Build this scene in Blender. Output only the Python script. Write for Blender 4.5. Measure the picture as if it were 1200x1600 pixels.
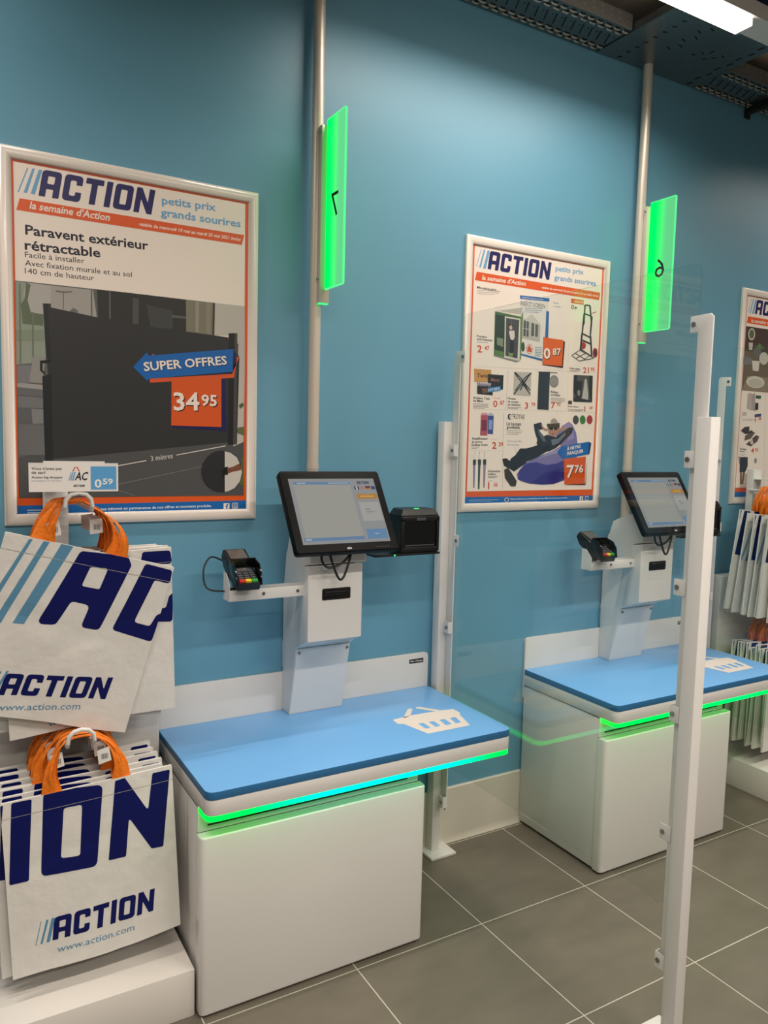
import bpy, bmesh, math, random
from mathutils import Vector, Matrix
from mathutils.geometry import tessellate_polygon

random.seed(7)
for _o in list(bpy.data.objects):
    bpy.data.objects.remove(_o)
SC = bpy.context.scene
COL = SC.collection

# ------------------------------------------------------------------ camera
cam = bpy.data.cameras.new('camera')
cam.sensor_fit = 'VERTICAL'
cam.sensor_height = 24.0
cam.sensor_width = 18.0
cam.lens = 18.124
cam.clip_start = 0.05
camo = bpy.data.objects.new('camera', cam)
COL.objects.link(camo)
_r, _u, _f = ([0.86335, -0.504019, 0.024328], [0.024758, 0.090464, 0.995592], [0.503998, 0.858942, -0.09058])
camo.matrix_world = Matrix(((_r[0], _u[0], -_f[0], 0.0), (_r[1], _u[1], -_f[1], -2.6882),
                            (_r[2], _u[2], -_f[2], 1.7639), (0, 0, 0, 1)))
SC.camera = camo

# ------------------------------------------------------------------ light
SC.view_settings.view_transform = 'Standard'
SC.view_settings.look = 'None'
SC.view_settings.gamma = 1
SC.view_settings.use_curve_mapping = False
SC.view_settings.exposure = 0.12
world = bpy.data.worlds.new('store_ambient')
SC.world = world
world.use_nodes = True
world.node_tree.nodes['Background'].inputs[0].default_value = (1.0, 0.93, 0.86, 1)
world.node_tree.nodes['Background'].inputs[1].default_value = 0.16
SPREAD = 158      # the battens' lenses keep the light off the very top of the wall
WARM = (1.0, 0.90, 0.80)
BATTEN_STRENGTH = 5.0
LAMPS = [  # name, centre, length, width, watts : the store's other ceiling battens
    ('batten_lamp', (2.11, -0.579, 3.434), 1.46, 0.07, 19),
    ('batten_lamp', (-0.75, -0.579, 3.434), 1.5, 0.07, 19),
    ('batten_lamp', (4.95, -0.579, 3.434), 1.5, 0.07, 13),
    ('batten_lamp', (0.2, -2.5, 3.42), 1.5, 0.10, 37),
    ('batten_lamp', (2.3, -2.5, 3.42), 1.5, 0.10, 37),
    ('batten_lamp', (4.4, -2.5, 3.42), 1.5, 0.10, 37),
    ('batten_lamp', (0.2, -4.6, 3.42), 1.5, 0.10, 46),
    ('batten_lamp', (2.8, -4.6, 3.42), 1.5, 0.10, 46),
]
for n, loc, L, W, watts in LAMPS:
    ld = bpy.data.lights.new(n, 'AREA')
    ld.shape = 'RECTANGLE'
    ld.size, ld.size_y = L, W
    ld.energy = watts
    ld.color = WARM
    ld.spread = math.radians(SPREAD)
    lo = bpy.data.objects.new(n, ld)
    lo.location = loc
    COL.objects.link(lo)

# ------------------------------------------------------------------ materials
def lin(c):
    c = c / 255.0
    return c / 12.92 if c <= 0.04045 else ((c + 0.055) / 1.055) ** 2.4
def rgb(h):
    return tuple(lin(int(h[i:i + 2], 16)) for i in (0, 2, 4))
def material(name, col, rough=0.5, metal=0.0, coat=0.0, noise=0.0, nscale=8.0, bump=0.0, bscale=60.0, spec=0.5):
    m = bpy.data.materials.new(name)
    m.use_nodes = True
    nt = m.node_tree
    b = nt.nodes['Principled BSDF']
    c = rgb(col) if isinstance(col, str) else col
    b.inputs['Base Color'].default_value = (*c, 1)
    b.inputs['Roughness'].default_value = rough
    b.inputs['Metallic'].default_value = metal
    b.inputs['Coat Weight'].default_value = coat
    b.inputs['Coat Roughness'].default_value = 0.08
    b.inputs['Specular IOR Level'].default_value = spec
    if noise or bump:
        tc = nt.nodes.new('ShaderNodeTexCoord')
    if noise:
        n = nt.nodes.new('ShaderNodeTexNoise')
        n.inputs['Scale'].default_value = nscale
        n.inputs['Detail'].default_value = 4
        nt.links.new(tc.outputs['Object'], n.inputs['Vector'])
        cr = nt.nodes.new('ShaderNodeValToRGB')
        cr.color_ramp.elements[0].position = 0.3
        cr.color_ramp.elements[1].position = 0.7
        cr.color_ramp.elements[0].color = (*[x * (1 - noise) for x in c], 1)
        cr.color_ramp.elements[1].color = (*[min(1, x * (1 + noise)) for x in c], 1)
        nt.links.new(n.outputs['Fac'], cr.inputs['Fac'])
        nt.links.new(cr.outputs['Color'], b.inputs['Base Color'])
    if bump:
        n2 = nt.nodes.new('ShaderNodeTexNoise')
        n2.inputs['Scale'].default_value = bscale
        n2.inputs['Detail'].default_value = 3
        nt.links.new(tc.outputs['Object'], n2.inputs['Vector'])
        bp_ = nt.nodes.new('ShaderNodeBump')
        bp_.inputs['Strength'].default_value = bump
        bp_.inputs['Distance'].default_value = 0.01
        nt.links.new(n2.outputs['Fac'], bp_.inputs['Height'])
        nt.links.new(bp_.outputs['Normal'], b.inputs['Normal'])
    return m
def emitter(name, col, strength):
    m = bpy.data.materials.new(name)
    m.use_nodes = True
    nt = m.node_tree
    nt.nodes.remove(nt.nodes['Principled BSDF'])
    e = nt.nodes.new('ShaderNodeEmission')
    e.inputs[0].default_value = (*(rgb(col) if isinstance(col, str) else col), 1)
    e.inputs[1].default_value = strength
    nt.links.new(e.outputs[0], nt.nodes['Material Output'].inputs[0])
    return m
def ink(name, rough=0.45, glow=0.0, spec=0.5):
    """printed inks: one colour attribute per printed shape"""
    m = bpy.data.materials.new(name)
    m.use_nodes = True
    nt = m.node_tree
    b = nt.nodes['Principled BSDF']
    a = nt.nodes.new('ShaderNodeVertexColor')
    a.layer_name = 'ink'
    b.inputs['Roughness'].default_value = rough
    b.inputs['Specular IOR Level'].default_value = spec
    if glow:
        b.inputs['Base Color'].default_value = (0.02, 0.02, 0.02, 1)
        nt.links.new(a.outputs['Color'], b.inputs['Emission Color'])
        b.inputs['Emission Strength'].default_value = glow
    else:
        nt.links.new(a.outputs['Color'], b.inputs['Base Color'])
    return m
def glass_material():
    m = bpy.data.materials.new('clear_screen_glass')
    m.use_nodes = True
    nt = m.node_tree
    nt.nodes.remove(nt.nodes['Principled BSDF'])
    t = nt.nodes.new('ShaderNodeBsdfTransparent')
    t.inputs[0].default_value = (0.965, 0.985, 0.975, 1)
    g = nt.nodes.new('ShaderNodeBsdfGlossy')
    g.inputs['Roughness'].default_value = 0.0
    f = nt.nodes.new('ShaderNodeFresnel')
    ge = nt.nodes.new('ShaderNodeNewGeometry')
    io = nt.nodes.new('ShaderNodeMapRange')      # same reflectance on both faces of the pane
    io.inputs[3].default_value, io.inputs[4].default_value = 1.45, 1 / 1.45
    nt.links.new(ge.outputs['Backfacing'], io.inputs[0])
    nt.links.new(io.outputs[0], f.inputs[0])
    x = nt.nodes.new('ShaderNodeMixShader')
    nt.links.new(f.outputs[0], x.inputs[0])
    nt.links.new(t.outputs[0], x.inputs[1])
    nt.links.new(g.outputs[0], x.inputs[2])
    nt.links.new(x.outputs[0], nt.nodes['Material Output'].inputs[0])
    return m
def tile_material():
    m = bpy.data.materials.new('floor_tiles')
    m.use_nodes = True
    nt = m.node_tree
    b = nt.nodes['Principled BSDF']
    tc = nt.nodes.new('ShaderNodeTexCoord')
    mp = nt.nodes.new('ShaderNodeMapping')
    T = 0.5213
    mp.inputs['Location'].default_value = (-(2.2342 - 10 * T), -(-0.5545 - 20 * T), 0)
    nt.links.new(tc.outputs['Object'], mp.inputs['Vector'])
    br = nt.nodes.new('ShaderNodeTexBrick')
    br.offset = 0.0
    br.inputs['Scale'].default_value = 1.0
    br.inputs['Brick Width'].default_value = T
    br.inputs['Row Height'].default_value = T
    br.inputs['Mortar Size'].default_value = 0.0022
    br.inputs['Mortar Smooth'].default_value = 0.2
    br.inputs['Color1'].default_value = (*rgb('6E675B'), 1)
    br.inputs['Color2'].default_value = (*rgb('666055'), 1)
    br.inputs['Mortar'].default_value = (*rgb('C4BEB0'), 1)
    nt.links.new(mp.outputs[0], br.inputs['Vector'])
    n = nt.nodes.new('ShaderNodeTexNoise')
    n.inputs['Scale'].default_value = 3.5
    n.inputs['Detail'].default_value = 6
    n.inputs['Roughness'].default_value = 0.6
    st = nt.nodes.new('ShaderNodeMapping')
    st.inputs['Scale'].default_value = (1.0, 2.2, 1)
    nt.links.new(tc.outputs['Object'], st.inputs['Vector'])
    nt.links.new(st.outputs[0], n.inputs['Vector'])
    mr = nt.nodes.new('ShaderNodeMapRange')
    mr.inputs[1].default_value, mr.inputs[2].default_value = 0.3, 0.7
    mr.inputs[3].default_value, mr.inputs[4].default_value = 0.86, 1.12
    nt.links.new(n.outputs['Fac'], mr.inputs[0])
    mx = nt.nodes.new('ShaderNodeMix')
    mx.data_type = 'RGBA'
    mx.blend_type = 'MULTIPLY'
    mx.inputs[0].default_value = 1.0
    nt.links.new(br.outputs['Color'], mx.inputs[6])
    nt.links.new(mr.outputs[0], mx.inputs[7])
    nt.links.new(mx.outputs[2], b.inputs['Base Color'])
    b.inputs['Roughness'].default_value = 0.42
    bm_ = nt.nodes.new('ShaderNodeBump')
    bm_.inputs['Strength'].default_value = 0.25
    bm_.inputs['Distance'].default_value = 0.002
    inv = nt.nodes.new('ShaderNodeMath')
    inv.operation = 'SUBTRACT'
    inv.inputs[0].default_value = 1.0
    nt.links.new(br.outputs['Fac'], inv.inputs[1])
    nt.links.new(inv.outputs[0], bm_.inputs['Height'])
    nt.links.new(bm_.outputs[0], b.inputs['Normal'])
    return m
def led_material(name, stops, strength, length):
    """the strip's diodes change colour along its length (object x, in metres)"""
    m = bpy.data.materials.new(name)
    m.use_nodes = True
    nt = m.node_tree
    nt.nodes.remove(nt.nodes['Principled BSDF'])
    tc = nt.nodes.new('ShaderNodeTexCoord')
    sx = nt.nodes.new('ShaderNodeSeparateXYZ')
    mr = nt.nodes.new('ShaderNodeMapRange')
    mr.inputs[2].default_value = length
    cr = nt.nodes.new('ShaderNodeValToRGB')
    els = cr.color_ramp.elements
    while len(els) < len(stops):
        els.new(0.5)
    for e, (p, c) in zip(els, stops):
        e.position = p
        e.color = (*c, 1)
    em = nt.nodes.new('ShaderNodeEmission')
    em.inputs[1].default_value = strength
    nt.links.new(tc.outputs['Object'], sx.inputs[0])
    nt.links.new(sx.outputs[0], mr.inputs[0])
    nt.links.new(mr.outputs[0], cr.inputs[0])
    nt.links.new(cr.outputs[0], em.inputs[0])
    nt.links.new(em.outputs[0], nt.nodes['Material Output'].inputs[0])
    return m
def edge_lit_material():
    """edge-lit acrylic: the light let in along the holder side fades across the sheet (object y)"""
    m = bpy.data.materials.new('edge_lit_green_acrylic')
    m.use_nodes = True
    nt = m.node_tree
    nt.nodes.remove(nt.nodes['Principled BSDF'])
    tc = nt.nodes.new('ShaderNodeTexCoord')
    sx = nt.nodes.new('ShaderNodeSeparateXYZ')
    mr = nt.nodes.new('ShaderNodeMapRange')
    mr.inputs[1].default_value, mr.inputs[2].default_value = -0.118, -0.192
    mr.inputs[3].default_value, mr.inputs[4].default_value = 1.0, 0.0
    mr.interpolation_type = 'SMOOTHSTEP'
    em = nt.nodes.new('ShaderNodeEmission')
    cr = nt.nodes.new('ShaderNodeValToRGB')
    cr.color_ramp.elements[0].color = (0.15, 0.72, 0.27, 1)
    cr.color_ramp.elements[1].color = (0.0, 1.35, 0.14, 1)
    em.inputs[1].default_value = 1.0
    tr = nt.nodes.new('ShaderNodeBsdfTransparent')
    tr.inputs[0].default_value = (0.80, 0.97, 0.85, 1)
    ad = nt.nodes.new('ShaderNodeMixShader')
    fm = nt.nodes.new('ShaderNodeMapRange')
    fm.inputs[3].default_value, fm.inputs[4].default_value = 0.55, 0.92
    nt.links.new(tc.outputs['Object'], sx.inputs[0])
    nt.links.new(sx.outputs[1], mr.inputs[0])
    nt.links.new(mr.outputs[0], cr.inputs[0])
    nt.links.new(cr.outputs[0], em.inputs[0])
    nt.links.new(mr.outputs[0], fm.inputs[0])
    nt.links.new(fm.outputs[0], ad.inputs[0])
    nt.links.new(tr.outputs[0], ad.inputs[1])
    nt.links.new(em.outputs[0], ad.inputs[2])
    nt.links.new(ad.outputs[0], nt.nodes['Material Output'].inputs[0])
    return m

M = dict(
    wall=material('teal_wall_paint', '659DB6', 0.42, noise=0.025, nscale=1.3, bump=0.04, bscale=260),
    ceiling=material('ceiling_paint', 'C4B6A8', 0.8, noise=0.03),
    navy_soffit=material('navy_soffit_paint', '23285A', 0.6),
    base=material('cove_baseboard', 'D2CBBD', 0.55, noise=0.03, nscale=5),
    floor=tile_material(),
    white=material('white_lacquer', 'DEDCD8', 0.28, coat=0.35),
    white_powder=material('white_powder_coat', 'E2E0DC', 0.42),
    white_side=material('white_melamine', 'DAD8D4', 0.35),
    plinth=material('white_display_board', 'E2DDD6', 0.5),
    frame=material('white_frame_plastic', 'EAE0D6', 0.22, coat=0.3),
    blue=material('blue_laminate', '76B4EC', 0.3, noise=0.02, nscale=3),
    blue_edge=material('darker_blue_edge', '2C6C9E', 0.35),  # darker blue for the worktop faces that do not point up
    decal=material('white_decal', 'EDE3D8', 0.45),
    black=material('black_plastic', '0E0F10', 0.38),
    bezel=material('matt_black_bezel', '060607', 0.45, spec=0.12),
    black_gloss=material('black_glossy_plastic', '0A0B0C', 0.12),
    rubber=material('black_cable_rubber', '101113', 0.5),
    dark=material('dark_gap', '1B1D1F', 0.7),
    steel=material('zinc_screw', '9A9A98', 0.3, metal=1.0),
    tray=material('galvanised_tray', '8E9194', 0.3, metal=0.9, noise=0.06, nscale=30),
    lip=material('raised_metal_lip', 'A3A29C', 0.45, metal=0.4),
    flange=material('galvanised_flange', '8A8580', 0.5, metal=0.3),
    tray_dark=material('shaded_slot', '121516', 0.8),
    pole=material('satin_aluminium', 'D2C8BA', 0.36, metal=0.25),
    bag=material('woven_bag_cloth', 'E6E4DE', 0.40, noise=0.03, nscale=14, bump=0.22, bscale=28),
    orange=material('orange_strap_cloth', 'F07D10', 0.6, noise=0.12, nscale=25, bump=0.3, bscale=90),
    tag=material('white_paper_tag', 'E8E6E2', 0.6),
    ink=ink('printed_ink', 0.35),
    bag_ink=ink('bag_ink', 0.4, spec=0.3),
    screen=ink('lit_screen', 0.12, 0.54),
    glass=glass_material(),
    lamp=emitter('lit_diffuser', (1.0, 0.90, 0.78), BATTEN_STRENGTH),
    green_dot=emitter('green_indicator', (0.05, 1.0, 0.2), 1.5),
    acrylic=edge_lit_material(),
    acrylic_edge=emitter('bright_acrylic_edge', (0.12, 0.95, 0.32), 0.95),
    key_red=material('red_key', 'C03028', 0.4), key_yellow=material('yellow_key', 'E0C020', 0.4), key_green=material('green_key', '30A040', 0.4),
    key=material('grey_key', '4A4C50', 0.4),
    lcd=material('dim_display', '5A5550', 0.15),
)
G1, CY = (0.0, 1.0, 0.032), (0.0, 0.85, 0.34)
M['led'] = led_material('led_green_to_cyan', [(0.0, G1), (0.12, (0.0, 1.0, 0.05)), (0.35, CY), (0.75, CY), (0.92, (0, 1, 0.05)), (1.0, G1)], 2.9, 1.138)
M['led2'] = led_material('led_green', [(0.0, (0, 1, 0.02)), (0.3, (0, 1, 0.035)), (0.7, (0.0, 0.95, 0.08)), (1.0, G1)], 2.9, 1.138)

# ------------------------------------------------------------------ helpers
def finish(name, bm, mats, parent=None, smooth=32, loc=None):
    me = bpy.data.meshes.new(name)
    bm.normal_update()
    bm.to_mesh(me)
    bm.free()
    if not isinstance(mats, (list, tuple)):
        mats = [mats]
    for m in mats:
        me.materials.append(m)
    if smooth:
        for p in me.polygons:
            p.use_smooth = True
        me.set_sharp_from_angle(angle=math.radians(smooth))
    o = bpy.data.objects.new(name, me)
    COL.objects.link(o)
    if parent is not None:
        o.parent = parent
    if loc:
        o.location = loc
    return o
def finish_each(name, bm, mats, parent=None, smooth=32):
    """every separate piece becomes its own object"""
    left = set(bm.verts)
    out = []
    while left:
        v = min(left, key=lambda q: q.index if q.index >= 0 else 0)
        st, comp = [v], {v}
        while st:
            w = st.pop()
            for e in w.link_edges:
                o = e.other_vert(w)
                if o not in comp:
                    comp.add(o)
                    st.append(o)
        left -= comp
        b2 = bmesh.new()
        mp = {w: b2.verts.new(w.co) for w in comp}
        for f in {f for w in comp for f in w.link_faces}:
            b2.faces.new([mp[w] for w in f.verts]).material_index = f.material_index
        out.append(finish(name, b2, mats, parent, smooth))
    bm.free()
    return out
def thing(name, label, cat, loc=(0, 0, 0), rot=(0, 0, 0), group=None):
    o = bpy.data.objects.new(name, None)
    o.empty_display_size = 0.05
    COL.objects.link(o)
    o.location, o.rotation_euler = loc, rot
    tag(o, label, cat, group)
    return o
def tag(o, label, cat, group=None):
    o['label'], o['category'] = label, cat
    if group:
        o['group'] = group
    return o
def struct(o):
    o['kind'] = 'structure'
    return o
def copy_tree(o, parent=None):
    c = o.copy()
    COL.objects.link(c)
    if parent is not None:
        c.parent = parent
    for ch in list(o.children):
        copy_tree(ch, c)
    return c
def box(bm, x0, x1, y0, y1, z0, z1, bev=0.0, seg=2, mat=0):
    vs = [bm.verts.new((x, y, z)) for x in (x0, x1) for y in (y0, y1) for z in (z0, z1)]
    idx = [(0, 1, 3, 2), (4, 6, 7, 5), (0, 4, 5, 1), (2, 3, 7, 6), (0, 2, 6, 4), (1, 5, 7, 3)]
    fs = [bm.faces.new([vs[i] for i in f]) for f in idx]
    for f in fs:
        f.material_index = mat
    if bev:
        es = list({e for f in fs for e in f.edges})
        r = bmesh.ops.bevel(bm, geom=es, offset=bev, segments=seg, profile=0.5, affect='EDGES')
        for f in r['faces']:
            f.material_index = mat
    return vs
def B(*a, **k):
    bm = bmesh.new()
    box(bm, *a, **k)
    return bm
def fillet(pts, r, n=4):
    """round the corners of a closed 2D outline"""
    if not r:
        return [tuple(p) for p in pts]
    out = []
    N = len(pts)
    for i in range(N):
        p0, p1, p2 = Vector(pts[i - 1][:2]), Vector(pts[i][:2]), Vector(pts[(i + 1) % N][:2])
        a, b = p0 - p1, p2 - p1
        la, lb = a.length, b.length
        if la < 1e-9 or lb < 1e-9:
            continue
        a, b = a / la, b / lb
        ang = math.acos(max(-1, min(1, a.dot(b))))
        if ang > math.radians(160) or ang < 0.05:
            out.append(tuple(p1))
            continue
        rr = pts[i][2] if len(pts[i]) > 2 else r
        if rr == 0:
            out.append(tuple(p1))
            continue
        d = min(rr / math.tan(ang / 2), la * 0.45, lb * 0.45)
        s, e = p1 + a * d, p1 + b * d
        for k in range(n + 1):
            t = k / n
            q = s * (1 - t) ** 2 + p1 * 2 * t * (1 - t) + e * t * t
            out.append(tuple(q))
    return out
AX = {'x': lambda a, p: (a, p[0], p[1]), 'y': lambda a, p: (p[0], a, p[1]), 'z': lambda a, p: (p[0], p[1], a)}
def prism(bm, pts, axis, a0, a1, bev=0.0, seg=2, mat=0):
    """extrude a 2D outline along an axis"""
    f = AX[axis]
    lo = [bm.verts.new(f(a0, p)) for p in pts]
    hi = [bm.verts.new(f(a1, p)) for p in pts]
    fs = [bm.faces.new(lo), bm.faces.new(hi[::-1])]
    n = len(pts)
    for i in range(n):
        fs.append(bm.faces.new((lo[i], lo[(i + 1) % n], hi[(i + 1) % n], hi[i])))
    bmesh.ops.recalc_face_normals(bm, faces=fs)
    for q in fs:
        q.material_index = mat
    if bev:
        es = list(fs[0].edges) + list(fs[1].edges)
        r = bmesh.ops.bevel(bm, geom=es, offset=bev, segments=seg, profile=0.5, affect='EDGES')
        for q in r['faces']:
            q.material_index = mat
def PR(*a, **k):
    bm = bmesh.new()
    prism(bm, *a, **k)
    return bm
def tube(bm, path, r, n=10, mat=0, cap=True):
    path = [Vector(p) for p in path]
    rings = []
    up = None
    for i, p in enumerate(path):
        t = (path[min(i + 1, len(path) - 1)] - path[max(i - 1, 0)]).normalized()
        if up is None:
            up = Vector((0, 0, 1)) if abs(t.z) < 0.9 else Vector((1, 0, 0))
        s = t.cross(up).normalized()
        up = s.cross(t).normalized()
        rings.append([bm.verts.new(p + (s * math.cos(2 * math.pi * k / n) + up * math.sin(2 * math.pi * k / n)) * r) for k in range(n)])
    for a, b in zip(rings, rings[1:]):
        for k in range(n):
            bm.faces.new((a[k], a[(k + 1) % n], b[(k + 1) % n], b[k])).material_index = mat
    if cap:
        bm.faces.new(rings[0][::-1]).material_index = mat
        bm.faces.new(rings[-1]).material_index = mat
def TB(*a, **k):
    bm = bmesh.new()
    tube(bm, *a, **k)
    bmesh.ops.recalc_face_normals(bm, faces=bm.faces)
    return bm
def spline(pts, n=6):
    """Catmull-Rom through the points"""
    P = [Vector(p) for p in pts]
    P = [P[0] * 2 - P[1]] + P + [P[-1] * 2 - P[-2]]
    out = []
    for i in range(1, len(P) - 2):
        for k in range(n):
            t = k / n
            a, b, c, d = P[i - 1:i + 3]
            out.append(0.5 * ((2 * b) + (c - a) * t + (2 * a - 5 * b + 4 * c - d) * t * t + (3 * b - a - 3 * c + d) * t ** 3))
    out.append(P[-2])
    return out
def disc(bm, c, r, axis, a1, n=16, mat=0):
    i = 'xyz'.index(axis)
    o = [j for j in range(3) if j != i]
    pts = [(c[o[0]] + r * math.cos(2 * math.pi * k / n), c[o[1]] + r * math.sin(2 * math.pi * k / n)) for k in range(n)]
    prism(bm, pts, axis, c[i], a1, mat=mat)

# ------------------------------------------------------------------ printing (lettering and flat artwork)
_TXT = {}
def text_tris(s, bold):
    key = (s, bold)
    if key in _TXT:
        return _TXT[key]
    cu = bpy.data.curves.new('lettering', 'FONT')
    cu.body = s
    cu.size = 1.0
    cu.resolution_u = 2
    cu.offset = 0.021 if bold else 0.0
    ob = bpy.data.objects.new('lettering', cu)
    COL.objects.link(ob)
    bpy.context.view_layer.update()
    me = ob.evaluated_get(bpy.context.evaluated_depsgraph_get()).to_mesh()
    me.calc_loop_triangles()
    v = [(p.co.x, p.co.y) for p in me.vertices]
    t = [tuple(tr.vertices) for tr in me.loop_triangles]
    bpy.data.objects.remove(ob)
    bpy.data.curves.remove(cu)
    x0, x1 = (min(p[0] for p in v), max(p[0] for p in v)) if v else (0, 1)
    _TXT[key] = (v, t, x0, x1)
    return _TXT[key]
CAP = 0.70   # capital height of the font at size 1
R_, r_ = 0.17, 0.07
GLYPHS = [
    ([[(0, 0, .02), (0, 1, R_), (.74, 1, R_), (.74, 0, .02), (.50, 0, .02), (.50, .30, .02), (.24, .30, .02), (.24, 0, .02)], [(.24, .50), (.24, .79), (.50, .79), (.50, .50)]], .74),
    ([[(0, 0, R_), (0, 1, R_), (.70, 1, R_), (.70, .63, .02), (.47, .63, .02), (.47, .79, r_), (.24, .79, r_), (.24, .21, r_), (.47, .21, r_), (.47, .37, .02), (.70, .37, .02), (.70, 0, R_)]], .70),
    ([[(0, 1, .02), (.70, 1, .02), (.70, .78, .02), (.47, .78, .02), (.47, 0, .02), (.23, 0, .02), (.23, .78, .02), (0, .78, .02)]], .70),
    ([[(0, 0, .02), (0, 1, .02), (.24, 1, .02), (.24, 0, .02)]], .24),
    ([[(0, 0, R_), (0, 1, R_), (.74, 1, R_), (.74, 0, R_)], [(.24, .21), (.24, .79), (.50, .79), (.50, .21)]], .74),
    ([[(0, 0, .02), (0, 1, .02), (.22, 1, .02), (.53, .44, .02), (.53, 1, .02), (.76, 1, .02), (.76, 0, .02), (.55, 0, .02), (.23, .56, .02), (.23, 0, .02)]], .76),
]
GAP = .115
LOGO_W = sum(g[1] for g in GLYPHS) + GAP * 5
def poly_tris(loops):
    vs = [Vector((p[0], p[1], 0)) for L in loops for p in L]
    tr = tessellate_polygon([[Vector((p[0], p[1], 0)) for p in L] for L in loops])
    return [(v.x, v.y) for v in vs], tr
def flat_art(items, scale=0.001):
    """all printed shapes as one flat bmesh: x, y in metres, z = print layer"""
    bm = bmesh.new()
    cl = bm.loops.layers.float_color.new('ink')
    def emit(vs, tris, col, layer):
        c = (*rgb(col), 1)
        bv = [bm.verts.new((x * scale, y * scale, layer)) for x, y in vs]
        for t in tris:
            if len(set(t)) < 3:
                continue
            try:
                f = bm.faces.new([bv[i] for i in t])
            except ValueError:
                continue
            for l in f.loops:
                l[cl] = c
    for no, it in enumerate(items):
        k, col, layer = it[:3]
        layer += 0.085 * (no % 11)      # never two inks in one plane
        if k == 'P':
            emit(*poly_tris([fillet(it[3], it[4])]), col, layer)
        elif k == 'H':
            emit(*poly_tris([fillet(it[3], it[5]), fillet(it[4], it[5] * 0.5)]), col, layer)
        elif k == 'L':
            p0, p1, p2 = (Vector(p) for p in it[3])
            ex, ey = (p1 - p0) / LOGO_W, p2 - p1
            x = 0.0
            for loops, w in GLYPHS:
                L = []
                for j, lp in enumerate(loops):
                    L.append([tuple(p0 + ex * (x + q[0]) + ey * q[1]) for q in fillet([p if len(p) > 2 else (p[0], p[1], 0.05) for p in lp], .1, 4)])
                emit(*poly_tris(L), col, layer)
                x += w + GAP
        elif k == 'T':
            s, p0, p1, h, bold, sh = it[3:9]
            v, t, x0, x1 = text_tris(s, bold)
            p0, p1 = Vector(p0), Vector(p1)
            d = p1 - p0
            ex = d / max(x1 - x0, 1e-6)
            if ex.length > 1.25 * h / CAP:
                ex = ex.normalized() * 1.25 * h / CAP
            n = Vector((-d.y, d.x)).normalized()
            ey = n * (h / CAP) + d.normalized() * (sh * h / CAP)
            emit([tuple(p0 + ex * (x - x0) + ey * y) for x, y in v], t, col, layer)
    bmesh.ops.recalc_face_normals(bm, faces=bm.faces)
    for f in bm.faces:
        if f.normal.z < 0:
            f.normal_flip()
    return bm
def place_art(name, items, mat, parent, fn, cuts=None, step=0.0004, scale=0.001):
    """fn maps sheet (u, v, height above the sheet) to the parent's space"""
    bm = flat_art(items, scale)
    if cuts:
        (u0, u1, v0, v1), st = cuts
        for pos, nrm in (((u0, 0, 0), (-1, 0, 0)), ((u1, 0, 0), (1, 0, 0)), ((0, v0, 0), (0, -1, 0)), ((0, v1, 0), (0, 1, 0))):
            bmesh.ops.bisect_plane(bm, geom=bm.verts[:] + bm.edges[:] + bm.faces[:], plane_co=pos, plane_no=nrm, clear_outer=True)
        i = u0 + st
        while i < u1 - 1e-6:
            bmesh.ops.bisect_plane(bm, geom=bm.verts[:] + bm.edges[:] + bm.faces[:], plane_co=(i, 0, 0), plane_no=(1, 0, 0))
            i += st
        i = v0 + st
        while i < v1 - 1e-6:
            bmesh.ops.bisect_plane(bm, geom=bm.verts[:] + bm.edges[:] + bm.faces[:], plane_co=(0, i, 0), plane_no=(0, 1, 0))
            i += st
    for v in bm.verts:
        v.co = fn(v.co.x, v.co.y, (v.co.z + 1) * step)
    return finish(name, bm, mat, parent, smooth=0)

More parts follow.
